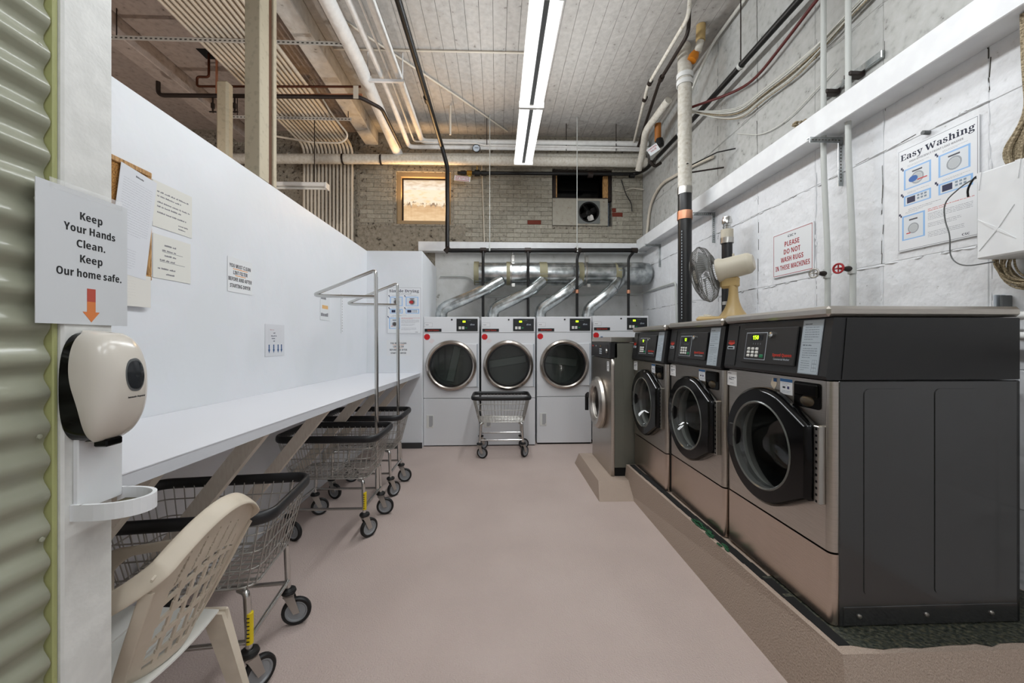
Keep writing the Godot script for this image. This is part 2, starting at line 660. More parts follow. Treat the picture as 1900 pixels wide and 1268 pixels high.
	M.fan_tan = flat(C(0.69, 0.59, 0.4), 0.35)
	M.fan_blade = flat(C(0.55, 0.56, 0.55), 0.3)
	M.fan_wire = flat(C(0.4, 0.395, 0.38), 0.45, 0.6)
	M.olive = tri_mat(noise(40, 0.01, [C(0.575, 0.58, 0.51), C(0.605, 0.61, 0.54)], [0.3, 0.7], 256, 4), one, 0.24, 0.0, bumps(41, 0.02, 1.0), 0.3)
	M.green_trim = flat(C(0.64, 0.65, 0.44), 0.5)
	M.counter = flat(C(0.88, 0.885, 0.905), 0.35)
	M.counter_edge = flat(C(0.8, 0.81, 0.83), 0.4)
	M.paper = flat(C(0.87, 0.875, 0.88), 0.7)
	M.sign_white = flat(C(0.87, 0.88, 0.89), 0.35)
	M.ink = flat(C(0.06, 0.06, 0.07), 0.7)
	M.navy = flat(C(0.08, 0.1, 0.2), 0.7)
	M.red_ink = flat(C(0.6, 0.08, 0.12), 0.6)
	M.red_label = flat(C(0.75, 0.2, 0.13), 0.5)
	M.red = flat(C(0.78, 0.02, 0.07), 0.4)
	M.orange = flat(C(0.87, 0.55, 0.18), 0.6)
	M.blue = flat(C(0.1, 0.3, 0.5), 0.6)
	M.yellow = flat(C(0.85, 0.75, 0.08), 0.5)
	M.light_grey = flat(C(0.68, 0.71, 0.74), 0.5)
	M.green_key = flat(C(0.05, 0.45, 0.28), 0.4)
	M.led = glow(C(0.7, 0.95, 0.1), 1.6)
	M.led_dim = flat(C(0.25, 0.32, 0.05), 0.3)
	M.jute = tri_mat(noise(42, 0.1, [C(0.42, 0.37, 0.28), C(0.74, 0.68, 0.57)], [0.3, 0.7], 256, 3), one * 4, 0.8)
	M.cable_white = flat(C(0.8, 0.8, 0.77), 0.5)
	M.cable_red = flat(C(0.33, 0.07, 0.06), 0.5)
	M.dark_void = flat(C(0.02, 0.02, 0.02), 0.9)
	M.green_paint = flat(C(0.05, 0.3, 0.17), 0.6)
	M.strut = flat(C(0.78, 0.765, 0.735), 0.5)
	M.film = flat(Color(0.95, 0.95, 0.95, 0.22), 0.35)
	M.film.transparency = BaseMaterial3D.TRANSPARENCY_ALPHA
	M.tube = glow(C(1, 1, 1), 4.0)
	M.lamp_white = flat(C(0.88, 0.88, 0.87), 0.35)
	M.lamp_grey = flat(C(0.35, 0.36, 0.36), 0.5)


# ------------------------------------------------------------------ lamps
func fixture(x: float, y: float, d: float, label: String, power: float) -> void:
	var seen := label != ""
	var f := thing("strip_light", label if seen else "white twin tube strip light added out of view to brighten the room", "ceiling light", P(x, y, d), 0.0, "twin tube strip lights" if seen else "added strip lights out of view")
	var st := mb()
	var hl := 0.605
	prism(st, PackedVector2Array([Vector2(-0.115, 0.012), Vector2(-0.06, 0.03), Vector2(-0.028, 0.0), Vector2(-0.02, -0.012), Vector2(0.02, -0.012), Vector2(0.028, 0.0), Vector2(0.06, 0.03), Vector2(0.115, 0.012), Vector2(0.115, 0.03), Vector2(0.05, 0.07), Vector2(-0.05, 0.07), Vector2(-0.115, 0.03)]), -hl, hl)
	obj("housing", st, M.lamp_white, f)
	obj("ridge", bx(-0.019, 0.019, -0.016, -0.0125, -hl + 0.02, hl - 0.02, 0.002), M.lamp_grey, f)
	for s in [-1, 1]:
		var e := mb()
		prism(e, rrect(-0.12, 0.12, -0.035, 0.035, 0.008), s * hl - 0.006, s * hl + 0.006)
		obj("end_plate", e, M.lamp_white, f)
		var tb := mb()
		cyl(tb, Vector3(s * 0.068, -0.012, -hl + 0.02), Vector3(s * 0.068, -0.012, hl - 0.02), 0.019, 16)
		obj("tube", tb, M.tube, f)
	for z in [-0.45, 0.45]:
		var rod := mb()
		cyl(rod, Vector3(0, 0.07, z), Vector3(0, CEIL - y - 0.004, z), 0.004, 6)
		obj("hanger_rod", rod, M.lamp_grey, f)
	var l := AreaLight3D.new()
	l.name = "lamp"
	l.area_size = Vector2(0.2, 1.15)
	l.light_color = C(0.965, 0.985, 1.0)
	l.light_energy = 1.0 * power
	l.area_range = 14.0
	l.area_attenuation = 2.0
	l.shadow_enabled = true
	f.add_child(l)
	l.position = Vector3(0, -0.045, 0)
	l.rotation_degrees.x = -90
	for s in [-1, 1]:   # the bare tubes also light sideways and up
		var sl := AreaLight3D.new()
		sl.name = "side_lamp"
		sl.area_size = Vector2(1.15, 0.05)
		sl.light_color = l.light_color
		sl.light_energy = 0.55 * power
		sl.area_range = 14.0
		sl.area_attenuation = 2.0
		sl.shadow_enabled = true
		f.add_child(sl)
		sl.position = Vector3(s * 0.125, -0.005, 0)
		sl.basis = Basis(Vector3(0, 0, -s), Vector3(-0.4 * s, 0.9, 0).normalized(), Vector3(-s, -0.45, 0).normalized()).orthonormalized()


func added_bulb() -> void:
	# an added warm bulb, hidden by the white partition, brightens the left ceiling
	var b := thing("added_bulb", "added unseen warm bulb that brightens the space behind the white partition", "added light bulb", P(-3.1, 1.75, 3.0))
	var st := mb()
	lathe(st, [Vector2(0.0, -0.05), Vector2(0.022, -0.044), Vector2(0.034, -0.02), Vector2(0.03, 0.008), Vector2(0.016, 0.035), Vector2(0.014, 0.05)], Transform3D(), 16)
	obj("bulb", st, glow(C(1.0, 0.8, 0.55), 6.0), b)
	st = mb()
	cyl(st, Vector3(0, 0.05, 0), Vector3(0, 0.1, 0), 0.018, 10)
	cyl(st, Vector3(0, 0.1, 0), Vector3(0, CEIL - 1.75, 0), 0.004, 6)
	obj("socket_and_cord", st, M.abs, b)
	var l := OmniLight3D.new()
	l.name = "lamp"
	l.light_color = C(1.0, 0.96, 0.92)
	l.light_energy = 1.6
	l.light_size = 0.03
	l.omni_range = 12.0
	l.omni_attenuation = 2.0
	l.shadow_enabled = true
	b.add_child(l)


func window_light() -> void:
	# warm daylight that comes down the light well and through the window
	var l := AreaLight3D.new()
	l.name = "daylight"
	l.area_size = Vector2(0.62, 0.62)
	l.light_color = C(1.0, 0.8, 0.55)
	l.light_energy = 2.0
	l.area_range = 14.0
	l.area_attenuation = 2.0
	l.shadow_enabled = true
	add_child(l)
	l.position = P(-1.1, 3.46, BACK + 0.05)
	l.rotation_degrees = Vector3(38, 180, 0)


# ------------------------------------------------------------------ the room
func piece(called: String, x0: float, x1: float, y0: float, y1: float, d0: float, d1: float, mat: Material, parent: Node3D, b := 0.002) -> MeshInstance3D:
	return obj(called, bx(x0, x1, y0, y1, -d0, -d1, b), mat, parent)


func build_shell() -> void:
	var rng := RandomNumberGenerator.new()
	rng.seed = 5
	struct("floor", bx(-5.2, 2.6, -0.15, 0.0, 2.8, -6.4), M.floor)
	# ceiling: board-marked concrete between beams
	var ceil := struct("ceiling", bx(-5.2, 2.6, CEIL + 0.02, CEIL + 0.25, 2.8, -6.4), M.joint)
	var x := -1.78
	while x < 2.27:
		var cut := rng.randf_range(-0.5, 3.5)
		var dy := rng.randf_range(0.0, 0.004)
		piece("formwork_board", x + 0.0015, x + 0.1325, CEIL + dy, CEIL + 0.02, -2.6, cut - 0.002, M.ceiling, ceil, 0.0015)
		piece("formwork_board", x + 0.0015, x + 0.1325, CEIL + 0.003 - dy * 0.5, CEIL + 0.02, cut + 0.002, BACK + 0.1, M.ceiling, ceil, 0.0015)
		x += 0.134
	piece("ceiling_panel", -5.1, -3.86, CEIL, CEIL + 0.02, -2.6, BACK + 0.1, M.ceiling_left, ceil)
	piece("ceiling_panel", -3.64, -1.99, CEIL, CEIL + 0.02, -2.6, BACK + 0.1, M.ceiling_left, ceil)
	piece("beam", -3.85, -3.65, 4.27, CEIL + 0.02, -2.6, BACK + 0.1, M.ceiling_left, ceil, 0.008)
	piece("beam", -1.98, -1.785, 4.27, CEIL + 0.02, -2.6, BACK + 0.1, M.beam, ceil, 0.008)
	# back wall: painted bricks above, painted concrete below, two window openings
	var st := mb()
	var w1 := [-1.57, -0.65, 3.055, 3.93]
	var w2 := [0.845, 1.775, 3.075, 3.95]
	for r in [[-5.1, w1[0], 0.0, CEIL], [w1[0], w1[1], 0.0, w1[2]], [w1[0], w1[1], w1[3], CEIL], [w1[1], w2[0], 0.0, CEIL], [w2[0], w2[1], 0.0, w2[2]], [w2[0], w2[1], w2[3], CEIL], [w2[1], 2.5, 0.0, CEIL]]:
		box(st, Vector3((r[0] + r[1]) / 2, (r[2] + r[3]) / 2, -(BACK + 0.158)), Vector3(r[1] - r[0], r[3] - r[2], 0.3))
	var back := struct("wall_back", st, M.mortar)
	var shapes := []
	for k in 5:
		shapes.append(0.205 if k < 4 else 0.1)
	var row := 0
	var y := 2.83
	while y < 3.98:
		x = -2.06 + (0.106 if row % 2 else 0.0)
		while x < 2.2:
			var xa := x
			var xb := minf(x + 0.2075, 2.245)
			for w in [w1, w2]:
				if y + 0.06 > w[2] and y < w[3]:
					if xa < w[0] and xb > w[0]:
						xb = w[0]
					elif xa < w[1] and xb > w[1]:
						xa = w[1]
					elif xa >= w[0] and xb <= w[1]:
						xb = xa
			var plastered := xa < -0.5 and y < 3.03
			if xb - xa > 0.03 and not plastered:
				var red := P((xa + xb) / 2, y, 0).distance_to(P(0.6, 3.1, 0)) < 0.06 or P((xa + xb) / 2, y, 0).distance_to(P(1.86, 3.24, 0)) < 0.09
				var b := mb()
				box(b, Vector3.ZERO, Vector3(xb - xa, 0.0638, 0.03), 0.0045)
				var o := obj("brick", b, M.red_brick if red else M.brick[rng.randi() % 4], back)
				o.position = P((xa + xb) / 2, y + 0.031, BACK + 0.013 + rng.randf_range(-0.004, 0.004) + (0.004 if red else 0.0))
				o.rotation.z = rng.randf_range(-0.012, 0.012)
			x += 0.2105
		y += 0.0665
		row += 1
	piece("plaster_band", -2.9, -0.93, 2.4, 3.05, BACK - 0.004, BACK + 0.01, M.grey_plaster, back, 0.004)
	piece("plaster_band", -0.93, -0.52, 2.72, 3.05, BACK - 0.004, BACK + 0.01, M.grey_plaster, back, 0.004)
	piece("painted_concrete", -0.95, RIGHT + 0.01, 0.0, 2.8, BACK - 0.002, BACK + 0.01, M.back_low, back)
	# windows
	var win := struct("window_1", frame_ring(-1.515, -0.70, 3.075, 3.87, 0.065, BACK + 0.03, BACK + 0.11), flat(C(0.62, 0.53, 0.4), 0.6))
	obj("jamb", bx(w1[0], -1.515, w1[2], w1[3], -(BACK + 0.0), -(BACK + 0.28), 0.004), M.mortar, win)
	obj("jamb", bx(-0.70, w1[1], w1[2], w1[3], -(BACK + 0.0), -(BACK + 0.28), 0.004), M.mortar, win)
	obj("head", bx(-1.515, -0.70, 3.87, w1[3], -(BACK + 0.0), -(BACK + 0.28), 0.004), M.mortar, win)
	obj("sash", frame_ring(-1.45, -0.765, 3.10, 3.805, 0.022, BACK + 0.085, BACK + 0.12), M.brown_iron, win)
	var img := Image.create(256, 256, false, Image.FORMAT_RGB8)
	var fn := FastNoiseLite.new()
	fn.seed = 77
	fn.frequency = 0.02
	for j in 256:
		for i in 256:
			var n := fn.get_noise_2d(i * 0.7, j * 2.0)
			var edge := 138.0 + fn.get_noise_2d(i * 2.5, 9.0) * 26.0
			var c := C(1.0, 0.93, 0.82)
			if j < 60:
				c = C(0.86, 0.77, 0.66).lerp(C(1, 0.95, 0.88), clampf(j / 60.0 + n, 0, 1))
			elif j > edge + 14:
				c = C(0.86, 0.7, 0.52).lerp(C(0.96, 0.83, 0.66), clampf((j - edge) / 110.0 + n * 0.6, 0, 1))
			elif j > edge:
				c = C(0.62, 0.52, 0.42).lerp(C(1, 0.9, 0.76), clampf(0.7 + n * 2.5, 0, 1))
			else:
				c = c.lerp(C(1, 0.84, 0.62), clampf(n * 1.4, 0, 1))
			img.set_pixel(i, j, c)
	var pane := StandardMaterial3D.new()
	pane.albedo_color = C(0.2, 0.18, 0.15)
	pane.roughness = 0.15
	pane.emission_enabled = true
	pane.emission_texture = ImageTexture.create_from_image(img)
	pane.emission_operator = BaseMaterial3D.EMISSION_OP_MULTIPLY
	pane.emission = Color.WHITE
	pane.emission_energy_multiplier = 0.72
	face_plate("lit_pane", 0.66, 0.68, 0.006, P(-1.1075, 3.4525, BACK + 0.11), pane, M.brown_iron, win)
	obj("sill", bx(w1[0], w1[1], 3.045, 3.075, -(BACK - 0.02), -(BACK + 0.28), 0.006), M.mortar, win)
	var win2 := struct("window_2", frame_ring(0.855, 1.765, 3.47, 3.94, 0.05, BACK + 0.02, BACK + 0.1), M.brown_iron)
	obj("wood_stop", bx(1.64, 1.735, 3.5, 3.86, -(BACK + 0.03), -(BACK + 0.09), 0.004), M.wood, win2)
	obj("wood_stop", bx(0.89, 0.925, 3.5, 3.86, -(BACK + 0.03), -(BACK + 0.09), 0.004), M.wood, win2)
	obj("dark_glass", bx(0.86, 1.76, 3.08, 3.94, -(BACK + 0.2), -(BACK + 0.21)), M.gloss_black, win2)
	# other walls
	struct("wall_left", bx(LEFT - 0.11, LEFT, 0.0, 2.42, -1.0, -6.02, 0.003), M.white_wall)
	struct("wall_return", bx(LEFT - 0.01, -0.915, 0.0, 2.42, -4.9, -6.02, 0.003), M.white_wall)
	struct("baseboard_back", bx(LEFT, -0.915, 0.0, 0.07, -4.888, -4.9, 0.002), flat(C(0.2, 0.2, 0.2), 0.5))
	struct("wall_far_left", bx(-5.2, -5.0, 0.0, CEIL, 2.8, -6.3), M.ceiling_left)
	struct("wall_front", bx(-5.2, 2.6, 0.0, CEIL, 2.6, 2.8), M.white_wall)
	# right wall of cast concrete panels
	var wr := struct("wall_right", bx(RIGHT + 0.012, 2.6, 0.0, CEIL, 2.6, -6.3), M.joint)
	var ds := [-2.6, -1.9, -1.3, -0.7, -0.1, 0.55, 1.15, 1.73, 2.227, 2.721, 3.343, 3.95, 4.5, 5.05, 5.55, BACK + 0.02]
	var ys := [0.0, 0.6, 1.2, 1.775, 2.42, 2.72, 3.3, 3.9, CEIL]
	for i in ds.size() - 1:
		for j in ys.size() - 1:
			var e := rng.randf_range(0.0, 0.003)
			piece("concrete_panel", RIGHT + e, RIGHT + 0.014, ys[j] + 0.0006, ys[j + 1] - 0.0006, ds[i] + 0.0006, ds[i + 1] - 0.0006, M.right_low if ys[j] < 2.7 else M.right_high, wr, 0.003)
	# rough fins and cracks where the form panels met
	for s in [[1.73, 0, 0.9], [2.227, 0, 0.5], [2.721, 0, 0.6], [3.343, 0, 1.6], [3.95, 0, 0.7], [1.775, 1, 1.0], [2.42, 1, 0.9], [3.3, 1, 0.5]]:
		var q := 0.9 if s[1] == 1 else 1.2
		var fin := mb()
		var crk := mb()
		var walk := 0.0
		while q < (5.9 if s[1] == 1 else 4.3):
			var ln := rng.randf_range(0.03, 0.12)
			walk = clampf(walk + rng.randf_range(-0.006, 0.006), -0.012, 0.012)
			var walk2 := clampf(walk + rng.randf_range(-0.006, 0.006), -0.012, 0.012)
			var a := P(RIGHT + 0.001, s[0] + walk, q) if s[1] == 1 else P(RIGHT + 0.001, q, s[0] + walk)
			var b := P(RIGHT + 0.001, s[0] + walk2, q + ln) if s[1] == 1 else P(RIGHT + 0.001, q + ln, s[0] + walk2)
			if rng.randf() < 0.6 and (s[1] == 1 or q + ln < 2.66):
				tube(fin, [a, (a + b) / 2 + Vector3(-0.001, 0, 0), b], [0.002, rng.randf_range(0.004, 0.008), 0.002], 6)
			if rng.randf() < 0.42 * s[2]:
				tube(crk, [a + Vector3(0, 0.004, 0.004), b + Vector3(0, 0.004, 0.004)], rng.randf_range(0.0012, 0.0026) * (1.3 if s[2] > 1.0 else 1.0), 4)
			q += ln
		obj("rough_fin", fin, M.right_high if s[1] == 1 and s[0] > 2.7 else M.right_low, wr).set_meta("kind", "stuff")
		obj("crack", crk, M.joint, wr).set_meta("kind", "stuff")
	# boxed ledge that runs along the right wall and the back wall
	struct("trim_1", bx(2.1, RIGHT + 0.004, 2.672, 2.83, 2.6, -5.89, 0.004), M.white_paint)
	struct("trim_2", bx(-1.16, RIGHT + 0.004, 2.645, 2.785, -5.89, -(BACK + 0.002), 0.004), M.white_paint)


func frame_ring(x0: float, x1: float, y0: float, y1: float, w: float, d0: float, d1: float) -> SurfaceTool:
	var st := mb()
	var z := -(d0 + d1) / 2
	var t := d1 - d0
	box(st, Vector3((x0 + x1) / 2, y0 + w / 2, z), Vector3(x1 - x0, w, t), 0.003)
	box(st, Vector3((x0 + x1) / 2, y1 - w / 2, z), Vector3(x1 - x0, w, t), 0.003)
	box(st, Vector3(x0 + w / 2, (y0 + y1) / 2, z), Vector3(w, y1 - y0 - 2 * w, t), 0.003)
	box(st, Vector3(x1 - w / 2, (y0 + y1) / 2, z), Vector3(w, y1 - y0 - 2 * w, t), 0.003)
	return st


# ------------------------------------------------------------------ pipes under the ceiling
func pipe(called: String, label: String, cat: String, pts: Array, r: float, mat: Material, group := "", br := 0.06, sides := 12) -> MeshInstance3D:
	var st := mb()
	tube(st, bend(pts, br), r, sides)
	return single(called, st, mat, label, cat, group)


func band(called: String, at: Vector3, dir: Vector3, r: float, w: float, mat: Material, parent: Node3D) -> void:
	var st := mb()
	lathe(st, [Vector2(r * 0.9, -w / 2), Vector2(r, -w / 2), Vector2(r, w / 2), Vector2(r * 0.9, w / 2)], aim(at, dir), 18)
	obj(called, st, mat, parent)


func build_ceiling_pipes() -> void:
	# bank of conduits
	var strap_y := 4.2
	for k in 14:
		var cx := -2.84 + 0.0535 * k
		pipe("conduit", "cream conduit, %s in the bank of conduits under the ceiling" % ["leftmost", "second from the left", "third from the left", "fourth from the left", "fifth from the left", "sixth from the left", "seventh from the left", "seventh from the right", "sixth from the right", "fifth from the right", "fourth from the right", "third from the right", "second from the right", "rightmost"][k], "conduit", [P(cx, strap_y, 0.6), P(cx, strap_y, 5.955), P(cx, 1.6, 5.955)], 0.0195, M.conduit, "bank of conduits under the ceiling", 0.16, 10)
	# perforated strut channels under them
	for s in [[3.86, -3.62, -1.45, "long slotted steel strut carrying the conduit bank near the top of the picture"], [5.17, -3.35, -1.86, "slotted steel strut carrying the conduit bank nearer the back wall"]]:
		var t := thing("strut_channel", s[3], "strut", P((s[1] + s[2]) / 2, strap_y - 0.02, s[0]))
		var h: float = (s[2] - s[1]) / 2
		var st := mb()
		box(st, Vector3(0, -0.004, 0), Vector3(h * 2, 0.004, 0.042), 0.001)
		box(st, Vector3(0, -0.023, 0.019), Vector3(h * 2, 0.038, 0.004), 0.001)
		obj("angle", st, M.strut, t)
		var sl := mb()
		var q := -h + 0.02
		while q < h - 0.02:
			box(sl, Vector3(q, -0.023, 0.0212), Vector3(0.022, 0.012, 0.0012))
			q += 0.045
		obj("slots", sl, M.joint, t).set_meta("kind", "stuff")
		for rx in [-h + 0.05, h - 0.05]:
			var rods := mb()
			cyl(rods, Vector3(rx, 0, 0), Vector3(rx, CEIL - strap_y + 0.015, 0), 0.005, 6)
			obj("hanger_rod", rods, M.brown_iron, t)
	# copper lines and a dark iron line across the back left
	pipe("copper_pipe", "upper copper pipe crossing behind the cream stud", "pipe", [P(-3.13, CEIL, 4.43), P(-3.13, 4.19, 4.43), P(-3.255, 4.19, 4.43), P(-3.255, 4.085, 4.43), P(-1.5, 4.125, 4.43)], 0.012, M.copper_dark, "", 0.03)
	pipe("copper_pipe", "lower copper pipe just above the dark iron pipe", "pipe", [P(-3.04, CEIL, 4.42), P(-3.04, 3.985, 4.42), P(-1.48, 4.03, 4.42)], 0.0115, M.copper, "", 0.03)
	var iron := thing("iron_pipe", "dark iron pipe with an elbow at its left end, under the copper pipes", "pipe")
	var st2 := mb()
	tube(st2, bend([P(-3.63, 4.1, 4.39), P(-3.63, 3.955, 4.39), P(-1.5, 3.985, 4.39), P(-1.32, 3.985, 4.6), P(-1.32, 3.98, 5.5)], 0.06), 0.021, 12)
	obj("run", st2, M.brown_iron, iron)
	for v in [[-3.06, 3.94], [-2.83, 3.945]]:
		var vs := mb()
		cyl(vs, P(v[0], v[1], 4.39), P(v[0], v[1] - 0.16, 4.39), 0.009, 8)
		cyl(vs, P(v[0], v[1] - 0.06, 4.39), P(v[0], v[1] - 0.11, 4.39), 0.019, 8)
		cyl(vs, P(v[0] - 0.035, v[1] - 0.15, 4.39), P(v[0] + 0.035, v[1] - 0.15, 4.39), 0.008, 8)
		obj("drain_valve", vs, M.brown_iron, iron)
	var tg := mb()
	box(tg, P(-1.53, 4.02, 4.36), Vector3(0.055, 0.14, 0.004), 0.001)
	obj("hanger_plate", tg, M.conduit, iron)
	obj("pipe_patch", bx(-3.22, -2.96, CEIL - 0.006, CEIL, -4.36, -4.52, 0.003), M.dark_void, iron)
	# three wrapped pipes and a thin line running into the room
	var big := pipe("insulated_pipe", "thickest white wrapped pipe running towards the back wall", "pipe", [P(-1.43, 4.2, 0.6), P(-1.43, 4.2, 4.2), P(-1.43, 4.02, 5.82)], 0.068, M.pipe_white, "", 0.2, 20)
	band("rust_ring", P(-1.43, 4.196, 4.33), Vector3(0, 0, 1), 0.07, 0.02, M.copper_dark, big)
	pipe("insulated_pipe", "white wrapped pipe right beside the thickest one, turning right at the back wall", "pipe", [P(-1.25, 4.2, 0.6), P(-1.25, 4.2, 4.4), P(-1.25, 4.085, 5.7), P(2.2, 4.11, 5.7)], 0.03, M.pipe_white, "", 0.07, 16)
	pipe("thin_pipe", "thinnest white pipe between two white wrapped pipes under the ceiling", "pipe", [P(-1.165, 4.21, 0.6), P(-1.165, 4.21, 4.4), P(-1.165, 4.125, 5.62), P(-0.3, 4.115, 5.62), P(-0.2, 4.09, 5.62), P(2.2, 4.09, 5.62)], 0.011, M.pipe_white, "", 0.05, 10)
	pipe("insulated_pipe", "white wrapped pipe farthest right of the group, next to the black gas pipe", "pipe", [P(-1.065, 4.2, 0.6), P(-1.065, 4.2, 4.4), P(-1.065, 4.16, 5.69), P(2.2, 4.185, 5.69)], 0.037, M.pipe_white, "", 0.09, 16)
	# trapeze hanger
	var tz := thing("trapeze_hanger", "white trapeze bar and rods holding the wrapped pipes", "hanger", P(-1.21, 4.15, 4.35))
	obj("bar", bx(-0.2, 0.2, -0.022, 0.008, -0.016, 0.016, 0.003), M.white_paint, tz)
	for rx in [-0.19, 0.185]:
		var r := mb()
		cyl(r, Vector3(rx, 0, 0), Vector3(rx, CEIL - 4.15, 0), 0.006, 8)
		obj("rod", r, M.white_paint, tz)
	# mains along the back wall
	var main := pipe("main_pipe", "large dirty white main pipe running along the top of the back wall", "pipe", [P(-4.6, 3.89, 5.76), P(-1.6, 3.93, 5.76), P(2.2, 3.945, 5.76)], 0.068, M.pipe_dirty, "", 0.3, 20)
	for cx in [-2.95, -2.2, -1.66]:
		band("clamp", P(cx, 3.92, 5.76), Vector3.RIGHT, 0.075, 0.025, M.brown_iron if cx > -2.9 else M.pipe_dirty, main)
	pipe("main_pipe", "second white main pipe just above and behind the lower one on the back wall", "pipe", [P(-1.43, 4.0, 5.84), P(2.2, 4.055, 5.84)], 0.055, M.pipe_dirty, "", 0.1, 18)
	# black gas pipe with the manifold for the dryers
	var gas := thing("gas_pipe", "black iron gas pipe from the ceiling down to a manifold over the dryers", "pipe")
	var gr := mb()
	tube(gr, bend([P(-0.8, 4.03, 0.6), P(-0.775, 4.02, 4.1), P(-0.752, 3.975, 5.42), P(-0.684, 3.72, 5.5), P(-0.684, 2.565, 5.5), P(1.94, 2.59, 5.5)], 0.05), 0.029, 14)
	obj("run", gr, M.black_iron, gas)
	for k in [[P(-0.684, 2.575, 5.5), Vector3(1, 1, 0)], [P(-0.19, 2.572, 5.5), Vector3.RIGHT], [P(0.43, 2.576, 5.5), Vector3.RIGHT], [P(1.13, 2.583, 5.5), Vector3.RIGHT], [P(1.93, 2.588, 5.5), Vector3.RIGHT], [P(-0.777, 4.015, 4.45), Vector3(0, 0, 1)]]:
		band("fitting", k[0], k[1], 0.036, 0.085, M.brown_iron, gas)
	for k in 4:
		var dx: float = [-0.19, 0.43, 1.11, 1.83][k]
		var top: float = [-0.19, 0.43, 1.16, 1.93][k]
		var dd := mb()
		tube(dd, bend([P(top, 2.575, 5.5), P(dx, 2.47, 5.45), P(dx, 1.64, 5.45)], 0.05), 0.019, 12)
		obj("drop", dd, M.black_iron, gas)
		band("copper_joint", P(dx, 2.0, 5.45), Vector3.UP, 0.025, 0.05, M.copper, gas)
	for k in [[-0.10, 3.9], [1.12, 3.9]]:
		var hr := mb()
		cyl(hr, P(k[0], 2.6, 5.5), P(k[0], CEIL, 5.5), 0.0055, 8)
		box(hr, P(k[0], 2.6, 5.5), Vector3(0.02, 0.09, 0.07), 0.004)
		obj("hanger_rod", hr, M.conduit_grey, gas)
	# conduits on the ceiling
	pipe("ceiling_conduit", "thin white conduit running diagonally over the ceiling", "conduit", [P(-1.5, CEIL - 0.013, 3.9), P(-0.5, CEIL - 0.013, 5.08), P(0.16, CEIL - 0.013, 5.9)], 0.011, M.conduit)
	pipe("ceiling_conduit", "thin white conduit running straight across the ceiling to the strip light", "conduit", [P(-1.74, CEIL - 0.012, 4.3), P(0.3, CEIL - 0.012, 4.28)], 0.009, M.conduit)
	pipe("flexible_conduit", "grey flexible conduit drooping across the conduit bank", "conduit", [P(-3.05, 3.98, 5.2), P(-2.4, 3.9, 5.25), P(-2.02, 3.9, 5.25), P(-1.93, 4.0, 5.25), P(-2.1, 4.2, 5.1), P(-2.2, CEIL - 0.03, 4.8)], 0.012, M.conduit, "", 0.1)
	for k in [[-0.62, 5.3], [1.0, 5.68], [1.72, 5.66], [-0.14, 5.55]]:
		var hb := mb()
		cyl(hb, P(k[0], 4.06, k[1]), P(k[0], CEIL, k[1]), 0.0055 if k[0] > -0.5 else 0.014, 8)
		single("ceiling_rod", hb, M.brown_iron if k[0] > -0.5 else M.conduit, {-0.62: "thick pale drop rod from the diagonal conduit to the pipes", 1.0: "thin dark rod hanging from the ceiling just right of the strip lights", 1.72: "thin dark rod hanging from the ceiling nearest the drain stack", -0.14: "thin dark rod hanging from the ceiling left of the strip lights"}[k[0]], "rod")
	# stud on top of the partition and a column beyond it
	var stud := thing("framing_post", "cream post on top of the white partition with a brown slot along it", "post", P(-1.637, 2.42, 2.82))
	var sp := mb()
	box(sp, Vector3(0, (CEIL - 2.424) / 2, 0.05), Vector3(0.1, CEIL - 2.424, 0.11), 0.004)
	obj("timber", sp, M.stud, stud)
	obj("slot", bx(-0.05, 0.036, 0.0, CEIL - 2.42, -0.06, -0.005), flat(C(0.36, 0.22, 0.12), 0.7), stud)
	obj("edge_strip", bx(-0.05, 0.05, 0.0, CEIL - 2.42, -0.1, -0.06, 0.003), M.stud, stud)
	single("column_pipe", bx(-2.88, -2.76, 2.3, 4.0, -4.17, -4.27, 0.02), M.stud, "short cream column rising behind the white partition, left of the cream post", "post")
	var lf := thing("strip_light", "small unlit strip light hanging behind the far end of the partition", "ceiling light", P(-2.55, 3.31, 5.2))
	obj("housing", bx(-0.5, 0.35, -0.01, 0.04, -0.05, 0.05, 0.008), M.lamp_white, lf)
	obj("end_cap", bx(0.35, 0.37, -0.04, 0.04, -0.055, 0.055, 0.004), M.lamp_white, lf)
	var lt := mb()
	cyl(lt, Vector3(-0.5, -0.028, 0), Vector3(0.35, -0.028, 0), 0.015, 12)
	obj("tube", lt, M.white_plastic, lf)
	var ch := mb()
	cyl(ch, Vector3(0.2, 0.04, 0), Vector3(0.2, CEIL - 3.32, 0), 0.006, 6)
	obj("chain", ch, M.brown_iron, lf)


